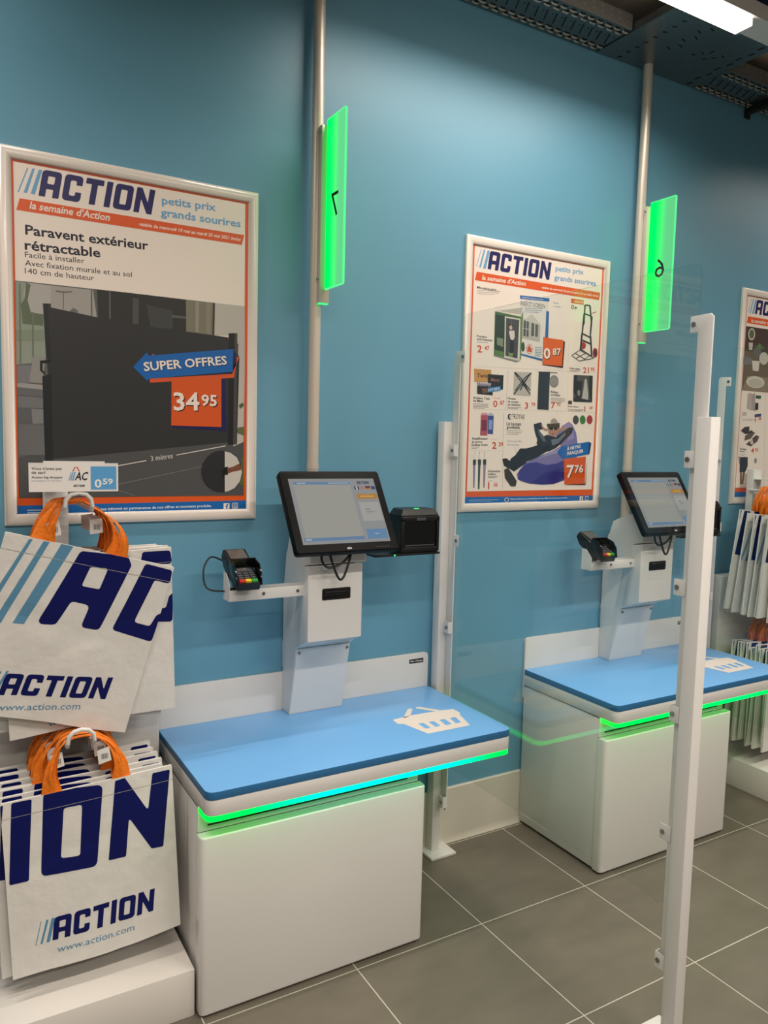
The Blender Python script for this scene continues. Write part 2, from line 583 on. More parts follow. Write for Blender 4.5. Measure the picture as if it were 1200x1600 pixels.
# ------------------------------------------------------------------ printed artwork, in millimetres on each sheet
POSTER_SCREEN_ART=[
["P","E0581C",0,[[34,1123],[796,1123],[796,34],[34,34]],0],
["P","F1E4D8",1,[[43,1113],[782,1113],[784,85],[42,87]],0],
["P","1465AE",1,[[34,63],[797,67],[796,34],[34,34]],0],
["P","6AA6D2",2,[[81,1101],[85,1102],[57,1025],[53,1024]],0],
["P","6AA6D2",2,[[96,1102],[103,1103],[80,1026],[70,1026]],0],
["P","6AA6D2",2,[[114,1102],[124,1103],[102,1026],[90,1026]],0],
["L","17145A",2,[[112,1024],[456,1023],[470,1104]]],
["T","6AA6D2",2,"petits prix",[491,1064],[687,1072],25.0,1,0],
["T","6AA6D2",2,"grands sourires",[487,1025],[772,1031],25.0,1,0],
["P","E0581C",2,[[59,1007],[779,1006],[770,971],[49,971]],0],
["T","F1E4D8",3,"la semaine d'Action",[86,981],[322,982],22.0,1,0.2],
["T","F1E4D8",3,"valable du mercredi 19 mai au mardi 25 mai 2021 inclus",[415,982],[765,984],11.0,1,0.2],
["T","14142E",2,"Paravent extérieur",[73,902],[446,908],29.0,1,0],
["T","14142E",2,"rétractable",[71,856],[294,863],29.0,1,0],
["T","2A2A34",2,"Facile à installer",[71,833],[245,837],17.0,0,0],
["T","2A2A34",2,"Avec fixation murale et au sol",[71,808],[392,813],17.0,0,0],
["T","2A2A34",2,"140 cm de hauteur",[70,784],[274,787],17.0,0,0],
["P","5B5D5C",2,[[42,759],[372,761],[674,760],[672,640],[727,638],[784,644],[784,85],[42,87],[41,175]],0],
["P","BDB7AE",3,[[675,760],[783,760],[785,531],[782,279],[744,262],[761,625],[723,653],[672,648]],0],
["P","8E9688",3,[[43,757],[144,756],[143,686],[121,683],[127,533],[83,510],[41,503]],0],
["P","ACAAA4",4,[[73,756],[144,756],[143,690],[121,683],[121,664],[83,667],[64,714]],0],
["P","5E6B52",4,[[44,758],[73,756],[67,703],[57,690],[61,630],[120,629],[121,664],[85,667],[76,704],[86,751],[65,757]],0],
["P","7F8C78",5,[[43,609],[120,618],[122,583],[43,575]],0],
["P","6A7364",6,[[88,668],[93,668],[91,530],[87,530]],0],
["P","6A7364",6,[[53,750],[57,751],[55,508],[51,507]],0],
["P","A29E98",3,[[144,756],[270,757],[281,667],[143,686]],0],
["P","6A6A66",4,[[179,739],[182,739],[181,687],[179,686]],0],
["P","6A6A66",4,[[158,743],[182,742],[206,746],[206,742],[181,737],[158,738]],0],
["P","6A6A66",4,[[197,681],[209,694],[222,688],[223,678]],0],
["P","5A5A58",4,[[263,760],[267,759],[267,675],[263,676]],0],
["P","2E2C2A",3,[[282,760],[372,761],[572,759],[573,653],[372,661],[285,668]],0],
["P","4C4B49",4,[[394,746],[414,745],[413,662],[394,662]],0],
["P","3F4140",4,[[439,729],[527,717],[527,656],[452,655]],0],
["P","5C5A56",5,[[523,703],[573,703],[573,696],[523,694]],0],
["P","606060",4,[[320,761],[324,762],[324,670],[319,670]],0],
["P","7D7868",3,[[572,759],[674,760],[672,648],[573,653]],0],
["P","958F7E",4,[[604,758],[618,757],[617,654],[605,655]],0],
["P","8A8474",4,[[643,759],[659,759],[658,653],[644,653]],0],
["P","3A3028",4,[[667,760],[674,760],[672,648],[665,648]],0],
["P","77787A",3,[[42,501],[83,504],[77,448],[42,445]],0],
["P","8F8D88",4,[[89,534],[126,533],[115,449],[76,451]],0],
["P","9A9896",4,[[42,444],[49,447],[119,445],[117,430],[42,434]],0],
["P","646668",4,[[42,434],[117,430],[117,406],[42,410]],0],
["P","707274",4,[[43,407],[117,404],[116,371],[43,371]],0],
["P","5C5E60",4,[[43,371],[118,369],[116,324],[44,334]],0],
["P","7E7E80",4,[[82,369],[116,368],[116,324],[85,321]],0],
["P","686868",4,[[44,319],[119,319],[120,224],[43,222]],0],
["P","4E4F50",3,[[42,213],[121,236],[744,278],[782,281],[784,85],[42,87]],0],
["P","2E2F30",5,[[120,698],[143,700],[143,688],[372,661],[723,646],[724,542],[728,277],[124,209],[121,216],[115,470],[132,479],[120,694]],0],
["P","1D2226",6,[[115,472],[141,480],[144,177],[120,177]],0],
["P","24272A",6,[[120,698],[134,699],[141,523],[127,529]],0],
["P","16181A",7,[[109,520],[141,525],[141,517],[116,512],[116,490],[123,485],[123,477],[109,489]],0],
["P","1B1B1C",6,[[724,660],[746,663],[746,608],[764,581],[757,270],[724,268],[725,542]],0],
["P","454545",7,[[746,663],[756,663],[756,374],[754,270],[743,270]],0],
["P","141A50",7,[[698,504],[711,505],[719,316],[524,323],[524,330],[699,333]],0],
["P","D8562A",8,[[449,485],[737,519],[764,581],[755,580],[745,506],[456,472],[449,473]],0],
["P","D8562A",8,[[456,565],[464,570],[460,562]],0],
["P","141A50",9,[[439,486],[741,525],[753,592],[744,598],[741,531]],0],
["P","0F62AE",10,[[394,520],[440,572],[445,561],[742,607],[739,527],[445,484],[441,476]],0],
["T","10103A",11,"SUPER OFFRES",[433,507],[721,550],29.0,1,0],
["T","F1E4D8",12,"SUPER OFFRES",[431,509],[719,552],29.0,1,0],
["P","D8561C",10,[[522,490],[698,506],[699,330],[521,330]],0],
["T","3A1208",11,"34",[533,380],[623,383],59.0,1,0],
["T","3A1208",11,"95",[629,400],[686,400],38.0,1,0],
["T","F1E4D8",12,"34",[530,383],[620,387],60.0,1,0],
["T","F1E4D8",12,"95",[626,403],[682,403],38.0,1,0],
["T","D8D4CC",7,"3 mètres",[453,207],[527,218],18.0,0,0],
["P","D8D4CC",7,[[539,230],[715,265],[715,262],[539,227]],0],
["P","D8D4CC",7,[[338,191],[437,210],[437,207],[338,188]],0],
["P","727270",4,[[279,116],[664,198],[664,196],[279,113]],0],
["P","727270",4,[[321,119],[399,90],[395,89],[319,117]],0],
["P","27282A",8,[[778,174],[777,160],[773,148],[768,136],[760,125],[751,115],[740,108],[728,102],[715,99],[702,98],[689,99],[676,102],[664,108],[654,115],[644,124],[637,135],[632,146],[628,159],[627,171],[628,184],[631,197],[637,208],[644,219],[653,228],[663,236],[675,242],[688,245],[701,247],[714,246],[726,243],[739,238],[750,231],[759,222],[767,211],[773,199],[776,187]],0],
["P","C9C4BC",9,[[712,244],[732,240],[757,223],[773,192],[777,169],[769,137],[750,113],[728,102],[713,99]],0],
["P","111214",10,[[712,187],[724,190],[724,160],[713,160],[703,148],[703,176]],0],
["P","7A4A34",10,[[722,184],[745,190],[768,202],[777,185],[772,177],[745,172],[724,165]],0],
["P","5E6B45",7,[[756,329],[782,334],[782,303],[760,310]],0],
["P","4E5E40",7,[[764,411],[776,419],[781,418],[781,408],[768,397]],0],
["P","56633C",7,[[775,224],[783,224],[784,121],[767,121]],0],
["T","D8E2EE",3,"Restez informé en permanence de nos offres et nouveaux produits.",[268,42],[665,46],9.0,1,0],
["T","D8E2EE",3,"Inscrivez-vous sur action.com/fr-fr/newsletter",[268,34],[532,37],4.0,0,0],
["P","BFD2E8",3,[[65,49],[184,50],[184,47],[65,46]],0],
["P","BFD2E8",3,[[65,41],[184,42],[184,39],[65,38]],0],
["P","F1E4D8",3,[[709,58],[731,58],[731,38],[709,37]],0],
["T","1465AE",4,"f",[717,37],[727,37],18.0,1,0],
["P","F1E4D8",3,[[741,58],[763,59],[763,38],[741,38]],5],
["P","1465AE",4,[[743,56],[761,57],[761,41],[743,40]],4],
["P","F1E4D8",5,[[758,48],[757,46],[757,45],[755,43],[754,43],[752,42],[750,43],[749,44],[747,45],[746,46],[746,48],[746,50],[747,51],[748,52],[750,53],[752,53],[754,53],[755,52],[757,51],[757,50]],0],
["P","1465AE",6,[[756,48],[755,47],[755,46],[754,45],[753,45],[752,44],[751,45],[750,45],[749,46],[748,47],[748,48],[748,49],[749,50],[750,51],[751,51],[752,52],[753,51],[754,51],[755,50],[755,49]],0]]
POSTER_GRID_ART=[
["P","E0581C",0,[[34,1123],[796,1123],[796,34],[34,34]],0],
["P","F1E4D8",1,[[45,1118],[784,1116],[782,90],[47,88]],0],
["P","1465AE",1,[[36,64],[795,61],[796,34],[34,34]],0],
["P","6AA6D2",2,[[78,1107],[81,1107],[58,1033],[55,1033]],0],
["P","6AA6D2",2,[[92,1107],[100,1107],[80,1031],[71,1031]],0],
["P","6AA6D2",2,[[112,1106],[125,1107],[106,1029],[91,1029]],0],
["L","17145A",2,[[115,1030],[460,1027],[471,1104]]],
["T","6AA6D2",2,"petits prix",[495,1072],[691,1077],23.1,1,0],
["T","6AA6D2",2,"grands sourires",[490,1032],[776,1036],23.0,1,0],
["P","E0581C",2,[[59,1012],[777,1008],[771,974],[51,976]],0],
["T","F1E4D8",3,"la semaine d'Action",[88,983],[326,986],19.0,1,0.2],
["T","F1E4D8",3,"valable du mercredi 19 mai au mardi 25 mai 2021 inclus",[418,986],[765,987],9.1,1,0.2],
["T","22222A",2,"Moustiquaire",[64,943],[173,944],11.0,1,0],
["P","9A948E",2,[[64,937],[187,947],[187,944],[65,935]],0],
["P","9A948E",2,[[65,930],[180,939],[180,936],[65,928]],0],
["P","9A948E",2,[[65,923],[157,930],[157,928],[65,921]],0],
["T","22222A",2,"Portière",[72,743],[126,743],9.0,1,0],
["T","22222A",2,"anti-insectes",[73,731],[155,732],9.1,1,0],
["P","9A948E",2,[[73,724],[132,726],[132,724],[73,721]],0],
["T","D2421E",2,"2",[77,680],[114,682],29.1,1,0],
["T","D2421E",2,"47",[115,692],[140,693],18.0,1,0],
["P","4F6A38",4,[[163,860],[306,851],[311,661],[165,675]],0],
["P","6E8A4C",5,[[306,851],[319,877],[317,672],[310,659]],0],
["P","BDB6AC",5,[[163,868],[188,865],[315,892],[307,860],[188,863]],0],
["P","2F3A2A",5,[[166,848],[215,845],[220,669],[168,676]],0],
["P","7B8A70",6,[[178,751],[212,749],[214,713],[180,720]],0],
["P","5A7A40",6,[[168,698],[219,692],[220,669],[169,675]],0],
["P","D8D2C8",5,[[218,844],[304,842],[309,662],[223,668]],0],
["P","4A4448",6,[[224,838],[298,836],[296,670],[228,677]],0],
["P","625A60",7,[[252,836],[256,836],[258,674],[254,675]],0],
["P","C9A890",8,[[241,801],[255,810],[262,796],[251,787]],0],
["P","D8CDC4",8,[[242,783],[272,789],[276,760],[267,746],[253,749]],0],
["P","26242C",8,[[250,747],[272,747],[274,692],[250,690]],0],
["P","7C9650",8,[[245,695],[272,694],[268,676],[246,677]],0],
["P","8C887E",3,[[165,675],[311,659],[290,652],[165,670]],0],
["P","E2DCD4",3,[[297,942],[466,949],[453,772],[439,669],[316,690]],0],
["P","1465AE",4,[[297,942],[467,948],[466,933],[298,927]],0],
["T","F1E4D8",5,"FENETRE MOUSTIQUAIRE",[309,931],[430,935],6.1,0,0],
["T","22222A",4,"INSECT SCREEN",[302,900],[443,901],18.0,0,0],
["P","6D8CB0",4,[[325,892],[432,899],[432,897],[325,889]],0],
["P","6D8CB0",4,[[326,884],[426,890],[426,888],[326,881]],0],
["P","6D8CB0",4,[[326,875],[406,881],[406,878],[326,873]],0],
["P","2A66A8",4,[[451,892],[467,890],[469,773],[450,774]],0],
["P","2A66A8",4,[[316,693],[439,679],[439,669],[316,686]],0],
["P","B9B4AC",4,[[321,846],[422,827],[420,750],[319,759]],0],
["P","C9C4BC",5,[[325,839],[419,822],[421,827],[369,870]],0],
["P","55585A",5,[[323,838],[353,834],[354,768],[324,770]],0],
["P","C9C4BC",6,[[337,837],[340,837],[341,768],[338,768]],0],
["P","C9C4BC",6,[[323,804],[353,802],[353,799],[324,802]],0],
["P","62625E",5,[[368,832],[408,826],[407,773],[368,774]],0],
["P","D8D4CC",6,[[385,834],[389,834],[391,771],[387,772]],0],
["P","384F30",5,[[335,724],[335,717],[334,711],[332,706],[329,703],[326,702],[323,702],[320,705],[318,710],[316,715],[315,722],[315,728],[316,734],[318,739],[321,742],[324,744],[327,743],[330,740],[332,736],[334,730]],0],
["P","D86A4A",4,[[381,718],[380,711],[378,705],[374,700],[369,696],[363,694],[358,695],[352,698],[348,702],[345,708],[344,715],[344,722],[346,728],[350,733],[355,737],[361,739],[366,738],[372,735],[376,731],[379,725]],0],
["P","E2DCD4",5,[[378,718],[377,712],[375,706],[372,702],[368,698],[363,697],[358,698],[354,700],[350,704],[348,709],[347,715],[347,721],[349,727],[352,731],[356,735],[361,736],[366,735],[370,733],[374,729],[377,724]],0],
["P","D05A3C",6,[[350,720],[363,736],[368,721],[375,722],[374,703],[351,704]],0],
["P","7A90A8",4,[[394,729],[436,729],[436,726],[394,726]],0],
["P","7A90A8",4,[[394,721],[433,721],[434,718],[394,718]],0],
["P","7A90A8",4,[[394,714],[436,714],[437,711],[395,711]],0],
["P","7A90A8",4,[[395,707],[434,707],[435,703],[395,703]],0],
["P","7A90A8",4,[[395,699],[437,699],[438,696],[396,696]],0],
["P","7A90A8",4,[[396,692],[427,692],[428,688],[396,689]],0],
["P","3A1610",5,[[440,776],[571,766],[565,647],[441,652]],0],
["P","E2621C",6,[[440,775],[561,772],[559,655],[442,654]],0],
["T","3A1208",7,"0",[451,678],[503,682],46.1,1,0],
["T","3A1208",7,"87",[504,698],[553,702],29.1,1,0],
["T","F1E4D8",8,"0",[447,681],[499,685],46.1,1,0],
["T","F1E4D8",8,"87",[500,701],[549,705],29.1,1,0],
["T","8A96A2",3,"Facile",[492,928],[522,928],9.0,0,0],
["T","8A96A2",3,"à installer",[493,912],[538,913],9.0,0,0],
["P","D86A2E",3,[[595,962],[673,963],[675,942],[597,942]],0],
["T","F1E4D8",4,"GARANTIE",[618,948],[669,948],7.0,1,0],
["P","1E4A2E",3,[[617,926],[617,924],[616,921],[614,919],[612,917],[609,917],[606,917],[603,918],[601,919],[600,922],[599,924],[599,927],[601,930],[602,932],[605,933],[608,934],[611,934],[613,933],[615,931],[617,929]],0],
["P","F1E4D8",4,[[614,926],[613,924],[613,923],[612,921],[610,920],[609,920],[607,920],[605,921],[604,922],[603,923],[603,925],[603,926],[604,928],[605,929],[606,930],[608,931],[610,931],[611,930],[612,929],[613,927]],0],
["T","1E4A2E",3,"gs",[620,921],[641,921],11.0,1,0],
["P","2C2C2C",4,[[679,942],[678,854],[687,854],[688,942]],0],
["P","2C2C2C",4,[[684,939],[715,939],[715,946],[684,945]],0],
["P","2C2C2C",4,[[710,942],[726,858],[735,860],[720,943]],0],
["P","2C2C2C",4,[[676,901],[729,892],[732,898],[679,907]],0],
["P","2C2C2C",4,[[676,903],[670,809],[679,809],[685,903]],0],
["P","2C2C2C",4,[[726,895],[721,797],[730,798],[736,895]],0],
["P","2C2C2C",4,[[673,809],[725,795],[729,801],[677,815]],0],
["P","2C2C2C",4,[[669,814],[663,737],[673,737],[679,815]],0],
["P","2C2C2C",4,[[723,802],[736,715],[746,716],[733,804]],0],
["P","2C2C2C",4,[[676,778],[734,764],[738,771],[680,785]],0],
["P","2C2C2C",4,[[665,736],[745,706],[751,712],[670,743]],0],
["P","6A6864",4,[[618,706],[666,734],[662,737],[614,709]],0],
["P","6A6864",4,[[663,733],[755,706],[757,710],[665,737]],0],
["P","6A6864",4,[[614,706],[662,684],[665,687],[618,709]],0],
["P","6A6864",4,[[664,683],[757,703],[755,707],[663,688]],0],
["P","6A6864",4,[[633,718],[708,691],[711,695],[636,722]],0],
["P","6A6864",4,[[645,694],[701,721],[698,725],[642,698]],0],
["P","6A6864",4,[[681,685],[733,716],[730,719],[677,688]],0],
["P","A83A34",3,[[702,759],[701,754],[699,749],[695,745],[690,742],[684,741],[679,741],[673,743],[669,746],[666,751],[665,756],[665,761],[668,766],[671,770],[676,773],[682,774],[688,774],[693,772],[698,768],[701,764]],0],
["P","8A2E2A",5,[[778,732],[778,725],[776,719],[773,714],[769,710],[764,709],[759,709],[754,712],[750,717],[748,723],[746,730],[747,737],[748,743],[752,748],[756,752],[760,753],[765,752],[770,750],[774,745],[777,739]],0],
["P","3A3634",6,[[771,732],[771,728],[770,725],[769,722],[767,721],[765,720],[762,720],[760,722],[758,724],[757,727],[757,730],[757,734],[757,737],[759,740],[761,741],[763,742],[765,742],[767,740],[769,738],[770,735]],0],
["P","B03A34",5,[[730,907],[758,918],[757,921],[728,910]],0],
["T","22222A",2,"Diable pliable",[606,646],[682,646],7.0,1,0],
["P","9A948E",2,[[607,641],[670,643],[671,640],[607,638]],0],
["P","9A948E",2,[[607,635],[655,637],[655,634],[607,633]],0],
["T","D2421E",2,"21",[692,633],[738,636],26.1,1,0],
["T","D2421E",2,"95",[739,645],[770,647],16.0,1,0],
["P","C4BCB2",2,[[68,620],[598,634],[598,635],[68,621]],0],
["P","C4BCB2",2,[[598,634],[789,639],[789,640],[598,635]],0],
["P","C4BCB2",2,[[68,438],[424,449],[424,450],[68,439]],0],
["P","C4BCB2",2,[[424,449],[791,454],[791,455],[424,450]],0],
["P","C4BCB2",2,[[246,616],[242,448],[244,448],[248,617]],0],
["P","C4BCB2",2,[[592,768],[602,461],[603,461],[593,768]],0],
["P","C8934A",3,[[62,610],[155,611],[155,558],[66,554]],0],
["T","5A1A20",4,"Twix",[78,574],[138,577],17.0,1,0.1],
["P","2A2220",4,[[136,592],[223,593],[222,530],[139,531]],0],
["T","B0705A",5,"Mars",[154,563],[207,564],13.0,1,0.1],
["P","2A1F1A",5,[[81,554],[165,553],[167,503],[83,505]],0],
["P","B8B0C0",6,[[85,554],[156,554],[154,539],[84,539]],0],
["T","30204A",7,"Snickers",[88,539],[154,540],11.0,1,0.1],
["P","7A4A2A",6,[[106,530],[133,532],[140,513],[114,508]],0],
["P","1F86C4",7,[[137,533],[207,545],[209,526],[139,514]],0],
["T","F1E4D8",8,"LOT DE 2",[143,519],[203,530],10.0,1,0],
["T","22222A",2,"Snickers, Twix",[63,484],[153,483],10.0,1,0],
["T","22222A",2,"ou Mars",[64,471],[116,471],11.0,1,0],
["P","9A948E",2,[[63,464],[146,465],[146,462],[63,462]],0],
["P","9A948E",2,[[63,458],[142,459],[142,456],[63,456]],0],
["P","9A948E",2,[[64,452],[147,453],[147,450],[64,449]],0],
["P","9A948E",2,[[64,446],[126,446],[126,444],[64,443]],0],
["T","D2421E",2,"0",[172,454],[208,455],27.0,1,0],
["T","D2421E",2,"87",[209,465],[233,466],17.0,1,0],
["T","D2421E",2,"Par paquet",[172,490],[217,490],5.0,0,0],
["P","BDB6AA",3,[[280,611],[379,615],[381,510],[281,510]],0],
["P","28262C",4,[[280,607],[374,518],[379,521],[285,610]],0],
["P","28262C",4,[[377,614],[281,515],[286,512],[382,612]],0],
["P","28262C",4,[[316,586],[373,534],[378,537],[321,589]],0],
["P","28262C",4,[[341,591],[288,531],[293,529],[346,588]],0],
["P","28262C",4,[[321,589],[288,611],[284,607],[317,586]],0],
["P","28262C",4,[[346,587],[381,611],[377,614],[342,591]],0],
["P","28262C",4,[[322,531],[341,564],[335,566],[316,533]],0],
["P","28262C",4,[[335,564],[360,533],[365,536],[341,566]],0],
["P","28262C",4,[[341,566],[322,589],[316,586],[335,564]],0],
["P","28262C",4,[[341,564],[362,589],[356,592],[335,566]],0],
["T","22222A",2,"Housse",[251,491],[296,490],9.1,1,0],
["T","22222A",2,"de coussin",[252,477],[312,477],9.1,1,0],
["T","22222A",2,"en macramé",[253,464],[324,464],10.0,1,0],
["P","9A948E",2,[[252,458],[330,459],[330,456],[252,455]],0],
["P","9A948E",2,[[252,452],[311,453],[311,450],[252,450]],0],
["T","D2421E",2,"3",[350,454],[385,455],27.0,1,0],
["T","D2421E",2,"79",[387,465],[410,466],17.0,1,0],
["P","33353C",3,[[422,622],[489,625],[490,453],[422,454]],0],
["P","26282E",4,[[433,620],[434,453],[438,453],[437,620]],0],
["P","26282E",4,[[451,621],[452,454],[456,454],[456,621]],0],
["P","26282E",4,[[469,623],[470,455],[474,455],[474,623]],0],
["P","26282E",4,[[413,620],[532,621],[533,624],[413,622]],0],
["P","8A8580",3,[[543,585],[542,577],[539,568],[533,562],[525,557],[517,555],[508,556],[500,560],[493,565],[489,573],[487,582],[488,590],[491,598],[497,605],[505,610],[513,612],[522,611],[530,607],[537,602],[541,594]],0],
["P","A8A29A",4,[[492,590],[491,572],[493,572],[494,590]],0],
["P","A8A29A",4,[[498,594],[498,569],[500,569],[501,594]],0],
["P","A8A29A",4,[[505,598],[505,566],[507,566],[507,598]],0],
["P","A8A29A",4,[[511,602],[511,563],[514,563],[513,602]],0],
["P","A8A29A",4,[[518,601],[518,566],[520,566],[520,601]],0],
["P","A8A29A",4,[[525,598],[524,570],[527,570],[527,598]],0],
["P","A8A29A",4,[[532,595],[531,573],[533,573],[534,595]],0],
["P","A8A29A",4,[[539,592],[537,577],[540,577],[541,592]],0],
["T","22222A",2,"Rideau",[498,531],[543,531],11.0,1,0],
["T","22222A",2,"occultant",[499,519],[556,518],11.0,1,0],
["P","9A948E",2,[[500,510],[588,511],[588,508],[500,507]],0],
["P","9A948E",2,[[500,503],[583,504],[583,501],[500,500]],0],
["P","9A948E",2,[[501,496],[589,498],[589,495],[501,494]],0],
["P","9A948E",2,[[501,490],[567,491],[567,488],[501,487]],0],
["T","D2421E",2,"7",[504,462],[537,463],28.0,1,0],
["T","D2421E",2,"95",[539,473],[561,474],18.0,1,0],
["P","55524E",3,[[634,621],[754,624],[757,500],[637,498]],0],
["P","2A2A2C",4,[[634,621],[657,621],[655,595],[690,594],[687,522],[664,515],[635,541]],0],
["P","2A2A2C",4,[[731,623],[754,624],[758,503],[738,525]],0],
["P","B8B4AE",5,[[704,606],[716,606],[731,535],[731,510],[691,514],[697,545]],0],
["P","2C2624",5,[[687,541],[687,534],[685,527],[681,522],[677,518],[672,517],[666,518],[661,521],[657,526],[654,532],[653,539],[653,546],[655,553],[659,558],[663,562],[668,563],[674,563],[679,560],[683,555],[686,548]],0],
["P","8A8680",6,[[679,541],[679,536],[678,532],[676,529],[674,527],[671,526],[668,526],[665,528],[663,531],[662,535],[661,540],[661,544],[662,548],[664,551],[666,554],[669,555],[672,554],[675,552],[677,549],[679,545]],0],
["P","303030",5,[[641,519],[755,509],[755,500],[638,498]],0],
["P","3A342E",3,[[607,501],[630,502],[631,485],[607,485]],0],
["T","22222A",2,"Spray voiture",[606,473],[687,472],7.0,1,0],
["P","9A948E",2,[[606,464],[707,465],[707,462],[606,462]],0],
["P","9A948E",2,[[606,459],[701,460],[701,457],[607,457]],0],
["P","9A948E",2,[[607,454],[682,455],[682,452],[607,452]],0],
["T","D2421E",2,"1",[711,456],[742,457],24.1,1,0],
["T","D2421E",2,"49",[744,466],[764,467],15.0,1,0],
["P","B05060",3,[[107,418],[144,422],[146,329],[107,329]],0],
["P","D898A0",4,[[110,426],[140,428],[143,418],[108,416]],0],
["P","3A4A8A",3,[[145,418],[177,418],[177,336],[147,337]],0],
["P","AAB4C8",4,[[148,426],[171,427],[175,415],[146,415]],0],
["P","7A2A44",4,[[112,395],[141,397],[141,350],[113,349]],0],
["P","8AA0D0",4,[[151,397],[172,398],[170,356],[152,355]],0],
["T","22222A",2,"Amplificateur",[63,310],[150,312],10.0,1,0],
["T","22222A",2,"de parfum",[64,297],[120,298],9.1,1,0],
["T","22222A",2,"Endless Scent",[64,283],[150,285],10.0,1,0],
["P","9A948E",2,[[63,279],[104,280],[105,277],[63,277]],0],
["P","9A948E",2,[[63,274],[94,274],[95,272],[64,271]],0],
["T","D2421E",2,"2",[174,273],[209,274],29.1,1,0],
["T","D2421E",2,"39",[211,284],[235,285],18.0,1,0],
["T","D2421E",2,"Par pièce",[174,311],[201,311],4.1,0,0],
["P","8A8A8A",3,[[82,259],[77,238],[78,238],[83,259]],0],
["P","8A8A8A",3,[[77,238],[84,220],[85,220],[78,238]],0],
["P","3A3E44",4,[[73,225],[90,225],[90,202],[74,202]],0],
["P","8A8A8A",3,[[108,260],[103,239],[105,239],[110,260]],0],
["P","8A8A8A",3,[[103,239],[110,220],[112,221],[105,239]],0],
["P","3A3E44",4,[[99,226],[117,226],[117,202],[101,202]],0],
["P","8A8A8A",3,[[136,261],[131,239],[133,239],[138,260]],0],
["P","8A8A8A",3,[[131,239],[139,221],[140,221],[133,240]],0],
["P","3A3E44",4,[[127,226],[145,227],[145,203],[129,203]],0],
["P","8A80A0",3,[[75,202],[87,202],[87,102],[79,105]],0],
["P","3C5A50",3,[[102,202],[115,202],[114,96],[105,98]],0],
["P","9A8498",3,[[130,203],[144,203],[142,103],[133,105]],0],
["T","22222A",2,"Suspension",[156,171],[226,171],10.0,1,0],
["T","22222A",2,"solaire",[157,159],[199,158],9.1,1,0],
["P","9A948E",2,[[157,153],[212,153],[212,150],[157,150]],0],
["P","9A948E",2,[[157,148],[198,148],[199,145],[158,145]],0],
["T","D2421E",2,"Par pièce",[158,131],[184,131],5.0,0,0],
["T","D2421E",2,"1",[160,97],[191,98],30.0,1,0],
["T","D2421E",2,"66",[193,108],[213,108],19.0,1,0],
["P","C4BCB2",2,[[52,262],[235,264],[235,265],[52,263]],0],
["P","C4BCB2",2,[[230,430],[240,92],[242,92],[232,430]],0],
["T","1E1E24",2,"FROYAK",[280,406],[353,406],23.1,0,0.05],
["P","1E1E24",2,[[278,415],[278,411],[276,408],[274,405],[271,403],[267,402],[264,402],[260,404],[257,407],[255,410],[255,414],[255,418],[256,422],[259,425],[262,427],[266,427],[269,427],[273,425],[276,423],[278,419]],0],
["P","F1E4D8",3,[[276,415],[276,413],[275,410],[274,409],[272,407],[270,407],[268,407],[266,408],[264,410],[263,412],[262,414],[262,417],[263,419],[265,421],[267,422],[269,423],[271,422],[273,421],[275,420],[276,418]],0],
["P","F1E4D8",3,[[268,419],[282,420],[282,408],[268,408]],0],
["P","1E1E24",4,[[255,412],[274,413],[273,416],[255,415]],0],
["T","22222A",2,"Lit lounge",[250,377],[332,379],14.0,1,0],
["T","22222A",2,"gonflable",[251,363],[327,363],13.0,1,0],
["P","9A948E",2,[[252,355],[342,357],[342,355],[252,352]],0],
["P","9A948E",2,[[252,347],[337,349],[337,346],[252,345]],0],
["P","9A948E",2,[[253,339],[320,341],[320,338],[253,337]],0],
["T","8A96A2",2,"Facile à gonfler",[258,304],[342,305],9.1,0,0],
["T","8A96A2",2,"sans pompe",[258,289],[325,289],9.0,0,0],
["P","8A8A8A",2,[[302,281],[312,252],[313,252],[303,281]],0],
["P","7A74A6",4,[[326,139],[318,163],[358,207],[414,235],[516,265],[574,292],[541,338],[576,384],[616,405],[640,392],[666,354],[677,309],[669,253],[703,214],[652,173],[600,133],[541,117],[473,114],[392,120],[348,131]],0],
["P","3E3A86",5,[[326,139],[331,179],[372,210],[430,217],[490,204],[549,211],[598,228],[619,190],[600,133],[541,117],[473,114],[392,120],[348,131]],0],
["P","9A94BE",5,[[429,230],[516,263],[567,283],[599,262],[531,255],[473,242]],0],
["P","9088B8",5,[[576,378],[616,403],[637,386],[656,331],[618,318],[601,351]],0],
["P","2E2A78",6,[[407,126],[492,171],[596,195],[608,139],[540,118],[473,115]],0],
["P","2A2E38",6,[[405,387],[448,397],[464,368],[439,362],[452,329],[488,342],[541,332],[600,368],[618,380],[645,378],[639,353],[588,312],[545,283],[501,265],[463,275],[425,301],[431,318],[414,350]],0],
["P","5A6470",7,[[428,372],[437,345],[461,313],[483,308],[467,335],[443,356]],0],
["P","6A7480",7,[[512,320],[557,327],[593,356],[601,346],[558,305],[521,293]],0],
["P","1A1C24",7,[[424,312],[463,280],[492,292],[506,304],[501,265],[463,275]],0],
["P","24242E",6,[[440,296],[500,270],[429,236],[372,218],[330,196],[308,206],[343,228],[293,222],[312,255],[332,277],[368,278],[397,284]],0],
["P","B08470",8,[[490,374],[561,377],[559,355],[541,338],[515,334],[495,347]],0],
["P","50402E",9,[[481,391],[560,397],[560,375],[490,372]],0],
["P","A89C90",10,[[503,397],[510,413],[524,419],[542,410],[548,398]],0],
["P","201C1C",9,[[497,376],[520,377],[520,365],[500,364]],0],
["P","201C1C",9,[[526,377],[547,378],[547,366],[528,365]],0],
["P","B08470",7,[[441,389],[476,368],[490,369],[487,358],[465,363]],0],
["P","B08470",7,[[561,372],[618,383],[618,377],[566,358]],0],
["P","8A4A44",10,[[509,348],[531,350],[522,344]],0],
["P","20202A",6,[[279,230],[326,260],[369,261],[372,213],[331,190],[303,174],[281,184],[276,211]],0],
